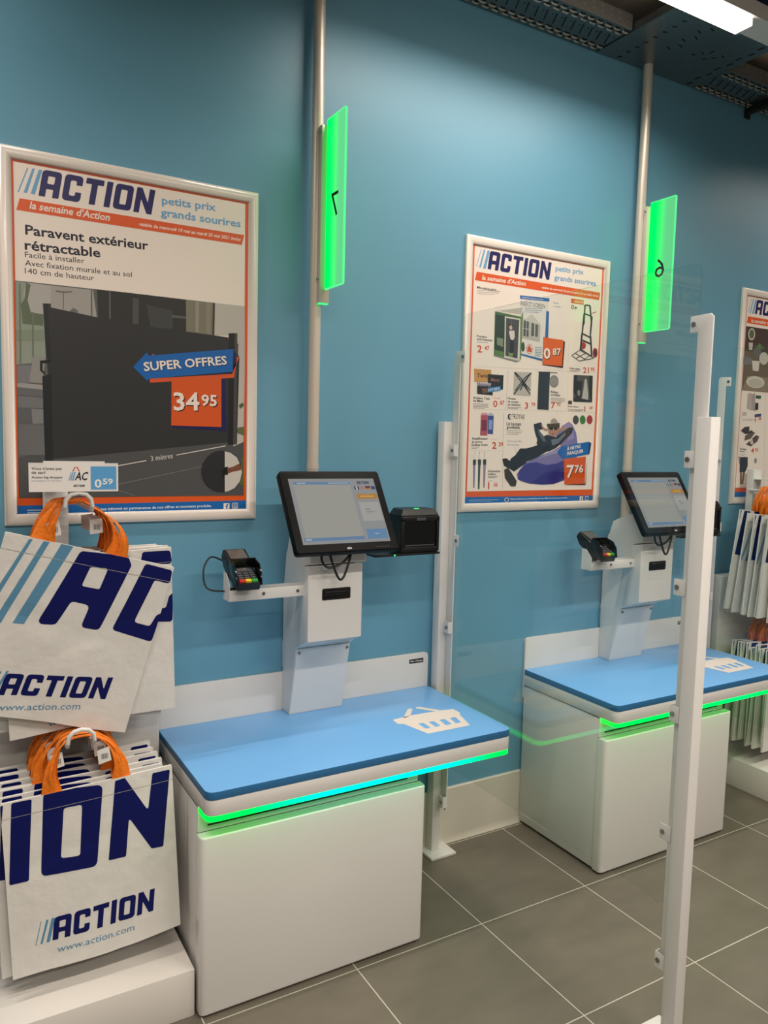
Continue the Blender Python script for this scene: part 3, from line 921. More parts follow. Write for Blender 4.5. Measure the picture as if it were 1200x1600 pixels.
["P","2A2422",7,[[233,229],[254,233],[286,216],[288,192],[303,179],[267,189],[245,199]],0],
["P","3A302A",8,[[246,183],[267,190],[289,168],[320,131],[314,108],[286,109],[252,146]],0],
["P","4A464A",3,[[678,416],[678,409],[675,404],[672,399],[667,396],[661,394],[655,395],[650,398],[645,402],[642,408],[641,414],[641,421],[644,426],[647,431],[652,434],[658,436],[664,435],[669,432],[674,428],[677,422]],0],
["P","3E7A34",3,[[722,418],[721,411],[719,405],[715,401],[710,398],[704,396],[699,397],[693,400],[689,404],[686,410],[684,416],[685,423],[687,428],[691,433],[696,436],[701,438],[707,437],[713,434],[717,430],[720,424]],0],
["P","A8303A",3,[[767,420],[766,413],[764,407],[760,403],[755,399],[749,398],[743,399],[738,402],[733,406],[730,412],[729,418],[729,425],[732,431],[735,435],[740,439],[746,440],[752,439],[758,436],[762,432],[765,426]],0],
["P","141A50",8,[[582,239],[756,258],[765,309],[751,314]],0],
["P","0F62AE",9,[[552,264],[582,292],[751,316],[749,256],[586,233]],0],
["T","F1E4D8",10,"À NE PAS",[612,272],[697,286],16.0,1,0.1],
["T","F1E4D8",10,"MANQUER",[614,250],[716,264],16.0,1,0.1],
["P","3A1610",8,[[613,122],[742,117],[743,237],[738,110],[617,113]],0],
["P","D8561C",9,[[597,231],[734,246],[734,117],[605,115]],0],
["T","3A1208",10,"7",[621,145],[668,146],56.1,1,0],
["T","3A1208",10,"76",[669,167],[726,168],35.1,1,0],
["T","F1E4D8",11,"7",[617,147],[664,149],57.1,1,0],
["T","F1E4D8",11,"76",[665,169],[721,171],35.1,1,0],
["T","D8E2EE",3,"Restez informé en permanence de nos offres et nouveaux produits.",[289,48],[666,49],7.0,1,0],
["T","D8E2EE",3,"Inscrivez-vous sur action.com/fr-fr/newsletter",[290,37],[531,37],5.0,0,0],
["P","F1E4D8",3,[[279,48],[279,45],[277,43],[275,40],[271,39],[267,39],[263,39],[260,40],[257,43],[255,45],[254,48],[255,51],[256,54],[259,56],[262,58],[266,58],[270,58],[274,56],[277,54],[279,51]],0],
["P","1465AE",4,[[277,48],[276,46],[275,44],[273,42],[270,41],[267,41],[264,41],[261,42],[259,44],[257,46],[257,48],[257,51],[258,53],[261,54],[263,56],[266,56],[269,56],[272,54],[274,53],[276,51]],0],
["P","BFD2E8",3,[[60,51],[219,51],[219,49],[60,49]],0],
["P","BFD2E8",3,[[60,43],[179,43],[179,42],[60,42]],0],
["P","F1E4D8",3,[[707,57],[729,57],[730,38],[708,38]],0],
["T","1465AE",4,"f",[716,38],[727,38],15.0,1,0],
["P","F1E4D8",3,[[742,57],[764,57],[765,38],[743,38]],4],
["P","1465AE",4,[[744,54],[762,54],[763,40],[745,41]],3]]
POSTER_TABLEWARE_ART=[
["P","6E5C48",2,[[48,959],[785,959],[785,616],[47,616]],0],
["P","4A3A34",3,[[48,959],[785,959],[785,849],[48,829]],0],
["P","8E7C66",3,[[47,616],[785,616],[785,706],[87,696]],0],
["P","C9C4B0",4,[[129,920],[128,928],[125,936],[120,943],[114,948],[107,951],[99,952],[91,951],[84,948],[78,943],[73,936],[70,928],[69,920],[70,912],[73,904],[78,897],[84,892],[91,889],[99,888],[107,889],[114,892],[120,897],[125,904],[128,912]],0],
["P","5A6A4A",4,[[121,921],[120,927],[118,933],[115,938],[110,942],[105,944],[99,945],[93,944],[88,942],[83,938],[80,933],[78,927],[77,921],[78,915],[80,909],[83,904],[88,900],[93,898],[99,897],[105,898],[110,900],[115,904],[118,909],[120,915]],0],
["P","D2CCBE",4,[[240,667],[237,675],[229,683],[217,690],[200,695],[181,698],[160,699],[139,698],[120,695],[103,690],[91,683],[83,675],[80,667],[83,659],[91,651],[103,644],[120,639],[139,636],[160,635],[181,636],[200,639],[217,644],[229,651],[237,659]],0],
["P","BEB6A4",4,[[222,662],[220,668],[214,674],[204,679],[191,683],[176,685],[160,686],[144,685],[129,683],[116,679],[106,674],[100,668],[98,662],[100,656],[106,650],[116,645],[129,641],[144,639],[160,638],[176,639],[191,641],[204,645],[214,650],[220,656]],0],
["P","6A6464",4,[[194,829],[193,836],[189,842],[183,847],[176,851],[167,854],[158,854],[149,854],[140,851],[133,847],[127,842],[123,836],[122,829],[123,822],[127,816],[133,811],[140,807],[149,804],[158,804],[167,804],[176,807],[183,811],[189,816],[193,822]],0],
["P","7A7474",4,[[125,776],[123,782],[118,787],[109,792],[98,795],[84,797],[70,798],[56,797],[43,795],[31,792],[22,787],[17,782],[15,776],[17,770],[22,765],[31,760],[42,757],[56,755],[70,754],[84,755],[98,757],[109,760],[118,765],[123,770]],0],
["P","C8C2B6",4,[[259,799],[258,808],[254,816],[247,823],[239,828],[229,832],[219,833],[209,832],[199,828],[191,823],[184,816],[180,808],[179,799],[180,790],[184,782],[191,775],[199,770],[209,766],[219,765],[229,766],[239,770],[247,775],[254,782],[258,790]],0],
["P","9A938A",4,[[248,795],[247,801],[244,806],[240,811],[234,814],[227,816],[220,817],[213,816],[206,814],[200,811],[196,806],[193,801],[192,795],[193,789],[196,784],[200,779],[206,776],[213,774],[220,773],[227,774],[234,776],[240,779],[244,784],[247,789]],0],
["P","C6C0AC",5,[[78,873],[115,876],[113,837],[86,835]],0],
["P","D8D2C2",6,[[117,780],[183,782],[179,727],[128,727]],0],
["P","5E7A3A",5,[[149,856],[172,881],[200,860],[226,854],[150,844]],0],
["P","C8C2B6",4,[[390,809],[388,819],[382,828],[372,836],[360,842],[346,846],[330,847],[314,846],[300,842],[288,836],[278,828],[272,819],[270,809],[272,799],[278,790],[288,782],[300,776],[314,772],[330,771],[346,772],[360,776],[372,782],[382,790],[388,799]],0],
["P","D6D0C2",5,[[372,817],[371,824],[366,830],[360,835],[351,840],[341,842],[330,843],[319,842],[309,840],[300,835],[294,830],[289,824],[288,817],[289,810],[294,804],[300,799],[309,794],[319,792],[330,791],[341,792],[351,794],[360,799],[366,804],[371,810]],0],
["P","8A8078",4,[[540,779],[538,789],[532,798],[522,806],[510,812],[496,816],[480,817],[464,816],[450,812],[438,806],[428,798],[422,789],[420,779],[422,769],[428,760],[438,752],[450,746],[464,742],[480,741],[496,742],[510,746],[522,752],[532,760],[538,769]],0],
["P","D6D0C2",5,[[522,787],[521,794],[516,800],[510,805],[501,810],[491,812],[480,813],[469,812],[459,810],[450,805],[444,800],[439,794],[438,787],[439,780],[444,774],[450,769],[459,764],[469,762],[480,761],[491,762],[501,764],[510,769],[516,774],[521,780]],0],
["P","BAB2A0",4,[[690,809],[688,819],[682,828],[672,836],[660,842],[646,846],[630,847],[614,846],[600,842],[588,836],[578,828],[572,819],[570,809],[572,799],[578,790],[588,782],[600,776],[614,772],[630,771],[646,772],[660,776],[672,782],[682,790],[688,799]],0],
["P","D6D0C2",5,[[672,817],[671,824],[666,830],[660,835],[651,840],[641,842],[630,843],[619,842],[609,840],[600,835],[594,830],[589,824],[588,817],[589,810],[594,804],[600,799],[609,794],[619,792],[630,791],[641,792],[651,794],[660,799],[666,804],[671,810]],0],
["P","BBA9A4",3,[[99,601],[132,607],[143,511],[100,521]],0],
["P","A89A98",3,[[133,599],[164,609],[177,508],[142,515]],0],
["P","22242A",4,[[172,555],[198,556],[200,517],[172,516]],0],
["P","2A5A3A",4,[[171,597],[219,596],[216,578],[170,579]],0],
["P","3A3A6A",4,[[172,492],[230,498],[229,482],[173,476]],0],
["T","22222A",2,"Chaussettes",[63,494],[103,493],7.1,1,0],
["T","22222A",2,"femme",[64,483],[104,482],7.1,1,0],
["P","9A948E",2,[[66,465],[182,463],[183,461],[66,463]],0],
["P","9A948E",2,[[67,457],[154,456],[154,454],[67,455]],0],
["T","D2421E",2,"1",[179,451],[204,452],27.2,1,0],
["T","D2421E",2,"38",[207,462],[234,462],16.1,1,0],
["P","3E3230",3,[[60,399],[90,420],[133,424],[136,397],[154,406],[175,391],[100,381]],0],
["P","6A5448",3,[[101,373],[161,398],[188,392],[153,358],[97,345]],0],
["P","5A463E",3,[[112,326],[196,379],[226,372],[212,344],[158,315]],0],
["P","C8C0B8",4,[[142,346],[166,359],[182,327],[156,327]],0],
["T","22222A",2,"Sandales",[61,298],[125,293],10.0,1,0],
["T","22222A",2,"femme",[62,286],[106,282],9.1,1,0],
["P","9A948E",2,[[61,274],[122,273],[122,271],[61,273]],0],
["P","9A948E",2,[[62,267],[107,266],[107,264],[62,266]],0],
["T","D2421E",2,"4",[162,279],[194,279],29.2,1,0],
["T","D2421E",2,"95",[196,289],[225,288],18.0,1,0],
["P","9A8070",3,[[53,259],[65,259],[77,216],[67,216]],0],
["P","2A2C34",4,[[69,256],[136,256],[141,209],[122,173],[72,173]],0],
["P","7A5A4A",3,[[77,173],[94,173],[99,106],[84,107]],0],
["P","7A5A4A",3,[[102,173],[120,173],[112,106],[97,106]],0],
["P","D0C8C2",4,[[81,107],[102,106],[112,90],[83,91]],0],
["P","8A8A84",3,[[219,237],[219,241],[217,245],[215,248],[213,251],[210,252],[207,253],[204,252],[201,251],[199,248],[197,245],[195,241],[195,237],[195,233],[197,229],[199,226],[201,223],[204,222],[207,221],[210,222],[213,223],[215,226],[217,229],[219,233]],0],
["T","22222A",2,"Bermuda",[144,181],[196,173],9.1,1,0],
["T","22222A",2,"homme",[143,165],[187,161],9.1,1,0],
["P","9A948E",2,[[143,147],[197,144],[197,143],[143,145]],0],
["T","D2421E",2,"6",[140,102],[168,102],33.1,1,0],
["T","D2421E",2,"95",[170,113],[200,113],21.1,1,0],
["P","C4BCB2",2,[[252,617],[299,89],[301,89],[254,617]],0]]
BAG_STRIPES_ART=[
["P","5E93B4",1,[[62,515],[71,516],[8,271],[-7,272]],0],
["P","5E93B4",1,[[99,517],[115,518],[53,270],[33,269]],0],
["P","5E93B4",1,[[146,520],[179,522],[111,278],[82,275]],0],
["H","04105A",1,[[142,283],[201,512],[333,525],[350,500],[313,293],[260,294],[268,362],[215,365],[192,289]],[[230,413],[239,472],[288,478],[281,413]],14],
["P","04105A",1,[[472,510],[388,514],[349,301],[473,283],[475,331],[479,378],[464,366],[454,330],[405,334],[428,471],[476,468]],10],
["L","04105A",1,[[98,65],[388,93],[393,159]]],
["P","5E93B4",1,[[102,138],[108,139],[89,60],[82,60]],0],
["P","5E93B4",1,[[86,134],[91,135],[68,57],[63,57]],0],
["T","5E93B4",1,"www.action.com",[104,16],[325,52],20.6,0,0.1]]
BAG_LETTERS_ART=[
["P","04105A",1,[[28,517],[80,516],[58,282],[8,284]],6],
["P","04105A",1,[[0,515],[7,516],[0,462]],0],
["H","04105A",1,[[111,530],[271,511],[241,269],[90,284]],[[161,468],[211,466],[197,315],[145,322]],18],
["P","04105A",1,[[306,513],[334,515],[396,397],[415,509],[468,508],[435,272],[400,276],[339,391],[324,274],[274,276]],5],
["L","04105A",1,[[108,85],[394,79],[403,147]]],
["P","5E93B4",1,[[81,152],[83,152],[65,84],[63,84]],0],
["P","5E93B4",1,[[96,152],[102,151],[82,84],[76,84]],0],
["P","5E93B4",1,[[110,152],[119,151],[101,83],[92,84]],0],
["T","5E93B4",1,"www.action.com",[118,45],[335,40],20.0,0,0.1]]


KX, KS = 0.6676, 1.6756          # left end of the first counter, distance to the second
# ================================================================== the setting
floor = struct(finish('floor', B(-4, 9, -7.5, 0.1, -0.1, 0.0), M['floor'], smooth=0))
wall = struct(finish('wall_back', B(-4, 9, 0.0, 0.1, 0, 4.0), M['wall'], smooth=0))
ceil = struct(finish('ceiling', B(-4, 9, -7.5, 0.1, 3.66, 3.76), M['ceiling'], smooth=0))
sof = struct(finish('trim_1', B(2.80, 6.5, -0.80, -0.36, 3.61, 3.659), M['navy_soffit'], smooth=0))
bs = [(0.0, 0.0), (-0.022, 0.0), (-0.014, 0.012), (-0.011, 0.03), (-0.010, 0.245), (-0.006, 0.25), (0.0, 0.25)]
base = struct(finish('baseboard_back', PR(bs, 'x', -4, 9), M['base']))

# ------------------------------------------------------------------ cable tray, trunking and lamp
def slots(bm, rects, z, mat=0, h=0.0012):
    for (cx, cy, L, W, a) in rects:
        c, s = math.cos(a), math.sin(a)
        pts = []
        for dx, dy in ((-L / 2, -W / 2), (L / 2, -W / 2), (L / 2, W / 2), (-L / 2, W / 2)):
            pts.append((cx + dx * c - dy * s, cy + dx * s + dy * c))
        prism(bm, fillet(pts, W * 0.45, 3), 'z', z - h, z + 0.0004, mat=mat)
def tray_run(label, x0, x1, cut=None):
    t = thing('cable_tray', label, 'cable tray', (0, 0, 0))
    D = 0.212
    fl = B(x0, x1, -D - 0.002, -D, 3.530, 3.592)
    box(fl, x0, x1, -D, -D + 0.012, 3.590, 3.592)
    sl, bm = [], B(x0, x1, -D, -0.004, 3.530, 3.5325)
    n = int((x1 - x0) / 0.05)
    for i in range(n):
        x = x0 + 0.03 + i * 0.05
        sl.append((x, -0.105, 0.075, 0.006, math.radians(62)))
        for y, ph in ((-0.022, 0), (-0.042, 0.02), (-0.166, 0), (-0.188, 0.02)):
            tube(bm, [(x + ph - 0.016, y, 3.5295), (x + ph - 0.010, y, 3.5255), (x + ph + 0.010, y, 3.5255), (x + ph + 0.016, y, 3.5295)], 0.0042, 6, mat=1)
            sl.append((x + ph, y - 0.009, 0.032, 0.006, 0))
        sl.append((x + 0.02, -0.125, 0.007, 0.007, 0))
        for z in (3.552, 3.574):
            box(fl, x, x + 0.016, -D - 0.0032, -D - 0.002, z, z + 0.006, mat=1)
    slots(bm, sl, 3.530, mat=2)
    finish('bottom_plate', bm, [M['tray'], M['lip'], M['tray_dark']], t, 30)
    finish('side_flange', fl, [M['flange'], M['lip']], t, 0)
    return t
tray_run('perforated galvanised cable tray along the wall left of the plain metal plate', -1.5, 2.615)
tray_run('perforated galvanised cable tray right of the plain metal plate', 3.26, 5.2)
t = thing('cable_tray_junction', 'plain shiny metal junction plate between the two perforated cable trays', 'cable tray')
bm = B(2.622, 2.70, -0.50, -0.006, 3.5255, 3.5275)
box(bm, 2.622, 2.626, -0.50, -0.006, 3.5275, 3.56)
st_ = finish('joint_strip', bm, M['tray'], t, 0)
bm = bmesh.new()
for y in (-0.05, -0.12, -0.19, -0.27, -0.35, -0.43):
    disc(bm, (2.645, y, 3.5225), 0.006, 'z', 3.5256)
    disc(bm, (2.68, y - 0.02, 3.5225), 0.005, 'z', 3.5256)
finish_each('rivet', bm, M['steel'], st_)
sl = []
for i in range(8):
    sl.append((3.215 - 0.012 * (i % 2), -0.03 - i * 0.055, 0.03, 0.009, math.radians(100)))
    sl.append((2.74, -0.03 - i * 0.05, 0.022, 0.008, math.radians(-20)))
for i in range(6):
    sl.append((3.0 + 0.025 * i, -0.22 - 0.03 * (i % 3), 0.024, 0.007, math.radians(40 * i)))
    sl.append((2.86 + 0.03 * (i % 2), -0.20 - 0.04 * i, 0.03, 0.006, math.radians(15)))
bm = B(2.62, 3.255, -0.50, -0.004, 3.528, 3.531)
slots(bm, sl, 3.528, mat=1)
finish('plate', bm, [M['tray'], M['tray_dark']], t, 0)
t = thing('tray_bracket', 'dark steel bracket crossing under the right perforated tray', 'bracket', (3.70, 0, 0))
bm = B(-0.02, 0.02, -0.42, -0.003, 3.500, 3.5235, bev=0.002)
finish('channel', bm, M['tray_dark'], t, 0)
bm = B(-0.02, 0.02, -0.010, -0.003, 3.478, 3.4995)
finish('wall_plate', bm, M['tray_dark'], t, 0)
t = thing('lighting_trunking', 'long white trunking rail running beside the cable tray', 'lighting rail')
tr = [(-0.635, 3.468), (-0.52, 3.468), (-0.52, 3.525), (-0.635, 3.525)]
finish('rail', PR(tr, 'x', -2.0, 6.0), M['white_powder'], t, 0)
bm = bmesh.new()
for x in (-1.5, 0.5, 2.2, 4.2):
    tube(bm, [(x, -0.578, 3.524), (x, -0.578, 3.66)], 0.004, 8)
finish_each('hanger_rod', bm, M['steel'], t)
t = thing('light_batten', 'lit white LED batten under the trunking rail', 'ceiling light', (2.11, -0.579, 3.44))
di = [(-0.038, 0.0), (0.038, 0.0), (0.034, 0.024), (-0.034, 0.024)]
finish('diffuser', PR(di, 'x', -0.74, 0.74), M['lamp'], t, 0)
for s in (-1, 1):
    finish('end_cap', B(min(s * .741, s * .752), max(s * .741, s * .752), -0.039, 0.039, 0.0, 0.0275), M['white_powder'], t, 0)

# ------------------------------------------------------------------ cable poles with lane signs
def cable_pole(lx, word, digit, pos, signlabel):
    x = lx
    t = thing('cable_pole', 'slim aluminium cable pole rising from the %s checkout to the ceiling tray' % word, 'pole', (x, -0.045, 1.418), group='cable poles')
    bm = TB([(0, 0, 0.0), (0, 0, 3.527 - 1.418)], 0.0215, 20)
    finish('tube', bm, M['pole'], t)
    bm = TB([(0, 0, 0.237), (0, 0, 0.257)], 0.0232, 20)
    tube(bm, [(0, 0, 1.882), (0, 0, 1.885)], 0.0222, 20)
    finish_each('sleeve_ring', bm, M['pole'], t)
    s = thing('lane_sign', signlabel, 'sign', (x, 0, 0), group='lane signs')
    finish('light_channel', B(-0.004, 0.036, -0.088, -0.0675, 2.262, 2.885, bev=0.002), M['pole'], s)
    bm = B(-0.002, 0.034, -0.086, -0.0695, 2.2585, 2.2615)
    finish('channel_end', bm, M['green_dot'], s, 0)
    a = bmesh.new()
    oy, oz0, oz1 = -0.088, 2.312, 2.900
    box(a, 0.0165, 0.0235, oy - 0.14, oy, oz0, oz1)
    pan = finish('acrylic_panel', a, M['acrylic'], s, 0)
    e = bmesh.new()
    box(e, 0.0163, 0.0237, oy - 0.1445, oy - 0.1401, oz0, oz1)
    box(e, 0.0163, 0.0237, oy - 0.14, oy, oz0 - 0.004, oz0 - 0.0001)
    box(e, 0.0163, 0.0237, oy - 0.14, oy, oz1 + 0.0001, oz1 + 0.004)
    finish_each('panel_edge', e, M['acrylic_edge'], pan, 0)
    v, tr_, x0, x1 = text_tris(digit, 0)
    bm = bmesh.new()
    for xx in (0.0155,):
        bv = [bm.verts.new((xx, oy - 0.072 + (p[0] - (x0 + x1) / 2) * 0.130, 2.552 + p[1] * 0.122)) for p in v]
        for q in tr_:
            try:
                bm.faces.new([bv[i] for i in q])
            except ValueError:
                pass
    finish('number', bm, M['dark'], pan, 0)
    bm = bmesh.new()
    for z in (2.345, 2.86):
        tube(bm, [(0.0, -0.078, z), (-0.012, -0.080, z + 0.002)], 0.0035, 8)
    finish_each('fixing_screw', bm, M['steel'], s)
SX = KX + 0.5675
# number signs sit on the viewer's side of their pole
cable_pole(SX, 'front', '7', 0, 'glowing green lane sign with dark numeral 7 on the left pole')
cable_pole(SX + KS, 'rear', '6', 0, 'glowing green lane sign with dark numeral 6 on the right pole')

# ------------------------------------------------------------------ framed posters
def poster(x, art, label):
    W, H, Fw = 0.830, 1.157, 0.036
    t = thing('framed_poster', label, 'poster', (x, 0.0, 1.4715), group='white framed posters')
    bm = bmesh.new()
    prof = [(0.0, 0.0), (0.0, 0.010), (0.005, 0.015), (0.014, 0.018), (0.025, 0.017), (0.033, 0.013), (0.036, 0.009), (0.036, 0.0)]
    cs = [(0, 0, 1, 1), (W, 0, -1, 1), (W, H, -1, -1), (0, H, 1, -1)]
    rings = [[bm.verts.new((cx + sx * d, -h, cz + sz * d)) for d, h in prof] for cx, cz, sx, sz in cs]
    for i in range(4):
        a, b = rings[i], rings[(i + 1) % 4]
        for k in range(len(prof) - 1):
            bm.faces.new((a[k], b[k], b[k + 1], a[k + 1]))
    bmesh.ops.recalc_face_normals(bm, faces=bm.faces)
    finish('frame', bm, M['frame'], t, 40)
    sh = finish('poster_sheet', B(0.03, W - 0.03, -0.006, -0.001, 0.03, H - 0.03), M['tag'], t, 0)
    place_art('print', art, M['ink'], sh, lambda u, v, h: Vector((u, -0.006 - h, v)), cuts=((0.0365, W - 0.0365, 0.0365, H - 0.0365), 5.0), step=0.0002)
    return t
poster(0.1949, POSTER_SCREEN_ART, 'framed poster of a dark garden screen at 34,95, on the wall above the bags')
poster(1.9366, POSTER_GRID_ART, 'framed poster with a man on a purple beanbag and many small offers')
poster(3.7554, POSTER_GRID_ART[:12] + POSTER_TABLEWARE_ART, 'framed poster showing tableware and sandals at the right edge')

# ------------------------------------------------------------------ self-checkout counters
BASKET = dict(
    body=[(0.792, -0.301), (0.788, -0.345), (0.808, -0.359), (0.835, -0.476), (1.019, -0.477), (1.052, -0.365), (1.064, -0.354), (1.065, -0.306), (1.01, -0.296), (0.876, -0.292)],
    h1=[(0.832, -0.308), (0.908, -0.224), (0.925, -0.232), (0.875, -0.293)],
    h2=[(0.944, -0.224), (0.961, -0.228), (1.012, -0.295), (0.988, -0.298), (0.938, -0.236)],
    holes=[[(0.856, -0.376), (0.878, -0.379), (0.876, -0.432), (0.853, -0.431)], [(0.9, -0.379), (0.923, -0.381), (0.918, -0.433), (0.895, -0.434)],
           [(0.948, -0.379), (0.972, -0.381), (0.966, -0.436), (0.939, -0.437)], [(0.995, -0.381), (1.02, -0.382), (1.008, -0.436), (0.983, -0.438)]])
def counter(x, label, led):
    t = thing('checkout_counter', label, 'self-checkout', (x, 0, 0), group='self-checkout counters')
    W, D = 1.138, 0.575
    # cabinet below
    bm = B(0.0, 0.790, -0.486, -0.014, 0.012, 0.6575, bev=0.002)
    cab = finish('cabinet', bm, M['white_side'], t)
    finish('toe_gap', B(0.012, 0.78, -0.515, -0.03, 0.0, 0.013), M['dark'], cab, 0)
    bm = bmesh.new()
    box(bm, -0.0012, -0.0002, -0.4865, -0.4835, 0.012, 0.575)
    box(bm, -0.0012, -0.0002, -0.4835, -0.014, 0.655, 0.6575)
    box(bm, 0.03, 0.745, -0.4885, -0.4865, 0.590, 0.5945)
    finish_each('panel_gap', bm, M['dark'], cab, 0)
    fp = fillet([(-0.006, -0.487, 0.002), (-0.006, -0.532), (0.797, -0.532), (0.797, -0.487, 0.002)], 0.026, 6)
    bm = PR(fp, 'z', 0.008, 0.575, bev=0.006, seg=3)
    finish('front_panel', bm, M['white'], t)
    # slab and top
    out = lambda r: fillet([(0.0, -0.013, 0.003), (0.0, -D), (W, -D), (W, -0.013, 0.003)], r, 6)
    finish('slab', PR(out(0.035), 'z', 0.658, 0.7065, bev=0.002), M['white'], t)
    bm = bmesh.new()
    prism(bm, out(0.032), 'z', 0.707, 0.733, bev=0.0015)
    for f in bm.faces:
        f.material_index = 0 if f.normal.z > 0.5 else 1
    top = finish('worktop', bm, [M['blue'], M['blue_edge']], t, 50)
    bm = bmesh.new()
    for k in ('body', 'h1', 'h2'):
        loops = [fillet(BASKET[k], 0.006)]
        if k == 'body':
            loops += [fillet(h, 0.004) for h in BASKET['holes']]
        v, tr_ = poly_tris(loops)
        bv = [bm.verts.new((p[0], p[1], 0.7335)) for p in v]
        for q in tr_:
            f = bm.faces.new([bv[i] for i in q])
            if f.normal.z < 0:
                f.normal_update()
    bmesh.ops.recalc_face_normals(bm, faces=bm.faces)
    finish('basket_symbol', bm, M['decal'], top, 0)
    # LED strip under the slab
    path = [(0.001, -0.492)] + fillet([(0.001, -0.40), (0.001, -D + 0.001), (W - 0.002, -D + 0.001), (W - 0.002, -0.3)], 0.034, 6)[1:-1] + [(W - 0.002, -0.02)]
    pts = [path[0]] + [p for p in path[1:] if p[1] <= -0.4921 or p[0] > 0.5]
    ins = [(min(max(p[0], 0.012), W - 0.014), max(p[1], -D + 0.014)) for p in pts]
    bm = bmesh.new()
    n = len(pts)
    V = [[bm.verts.new((p[0], p[1], z)) for p in L] for L, z in ((pts, 0.6415), (pts, 0.6575), (ins, 0.6575), (ins, 0.6415))]
    for i in range(n - 1):
        for a, b in ((0, 1), (1, 2), (2, 3), (3, 0)):
            bm.faces.new((V[a][i], V[a][i + 1], V[b][i + 1], V[b][i]))
    bmesh.ops.remove_doubles(bm, verts=bm.verts, dist=1e-5)
    bmesh.ops.recalc_face_normals(bm, faces=bm.faces)
    finish('led_strip', bm, led, t, 0)
    finish('support_rail', B(0.79, W - 0.03, -0.10, -0.03, 0.60, 0.657), M['white_side'], t, 0)
    # backboard
    bb = fillet([(0.0, 0.60, 0.002), (0.0, 0.8795), (W, 0.8795), (W, 0.60, 0.002)], 0.022, 6)
    back = finish('backboard', PR(bb, 'y', -0.0125, -0.0005, bev=0.0015), M['white'], t)
    pl = [['P', '0C0C0E', 0, [[1043, 838], [1113, 838], [1113, 856], [1043, 856]], 0], ['T', 'E8E8E8', 1, 'Pan Oston', [1048, 843.5], [1108, 843.5], 8, 1, .25]]
    place_art('maker_plate', pl, M['ink'], back, lambda u, v, h: Vector((u, -0.0125 - h, v)))
    # pillar with receipt printer
    prof = [(-0.013, 0.7335), (-0.012, 1.19), (-0.036, 1.345), (-0.044, 1.352), (-0.063, 1.412), (-0.15, 1.452), (-0.20, 1.455), (-0.25, 1.400), (-0.25, 1.328), (-0.195, 1.316), (-0.158, 1.012), (-0.137, 1.0), (-0.080, 0.7335)]
    bm = PR(prof, 'x', 0.4695, 0.6945, bev=0.0035, seg=3)
    pil = finish('pillar', bm, M['white'], t)
    finish('seam', B(0.4692, 0.47, -0.012, -0.0105, 0.9, 1.0), M['white'], pil, 0)
    bm = bmesh.new()
    prism(bm, [(-0.110, 0.7345), (-0.0815, 0.7345), (-0.139, 0.996), (-0.143, 0.996)][::-1] if False else [(-0.0815, 0.736), (-0.1405, 0.998), (-0.1385, 0.999), (-0.0795, 0.737)], 'x', 0.473, 0.691)
    finish('access_plate', bm, M['white_powder'], pil, 0)
    bm = bmesh.new()
    for xx in (0.482, 0.680):
        tube(bm, [(xx, -0.134, 0.982), (xx, -0.142, 0.984)], 0.0055, 10)
    finish_each('plate_screw', bm, M['steel'], pil)
    hp = [(-0.159, 1.0115), (-0.252, 1.052), (-0.252, 1.324), (-0.196, 1.3145)]
    bm = PR(hp, 'x', 0.462, 0.679, bev=0.005, seg=3)
    ho = finish('printer_cover', bm, M['white'], t)
    sl_ = fillet([(0.516, 1.198), (0.629, 1.198), (0.629, 1.2395), (0.516, 1.2395)], 0.006, 4)
    so = finish('receipt_slot', PR(sl_, 'y', -0.2535, -0.2505), M['black'], ho, 0)
    bm = TB([(0.524, -0.2535, 1.226), (0.621, -0.2535, 1.226)], 0.005, 10)
    box(bm, 0.52, 0.625, -0.2545, -0.2534, 1.205, 1.213)
    finish('slot_roller', bm, M['black_gloss'], so)
    # payment arm
    bm = bmesh.new()
    box(bm, 0.192, 0.470, -0.211, -0.2085, 1.212, 1.250, bev=0.001)
    box(bm, 0.192, 0.470, -0.2085, -0.152, 1.212, 1.2145)
    box(bm, 0.30, 0.470, -0.2085, -0.152, 1.2475, 1.250)
    box(bm, 0.192, 0.470, -0.152, -0.1495, 1.212, 1.250)
    prism(bm, [(-0.211, 1.212), (-0.1495, 1.212), (-0.1495, 1.305), (-0.175, 1.305), (-0.211, 1.268)], 'x', 0.1895, 0.192)
    arm = finish('terminal_arm', bm, M['white_powder'], t, 30)
    bm = bmesh.new()
    for xx in (0.312, 0.440):
        tube(bm, [(xx, -0.2105, 1.232), (xx, -0.2135, 1.232)], 0.006, 10)
    finish_each('arm_screw', bm, M['steel'], arm)
    return t
counter(KX, 'front white self-checkout counter with blue top and cyan-green light strip, beside the left bags', M['led'])
counter(KX + KS, 'rear white self-checkout counter with blue top and green light strip, behind the glass screen', M['led2'])

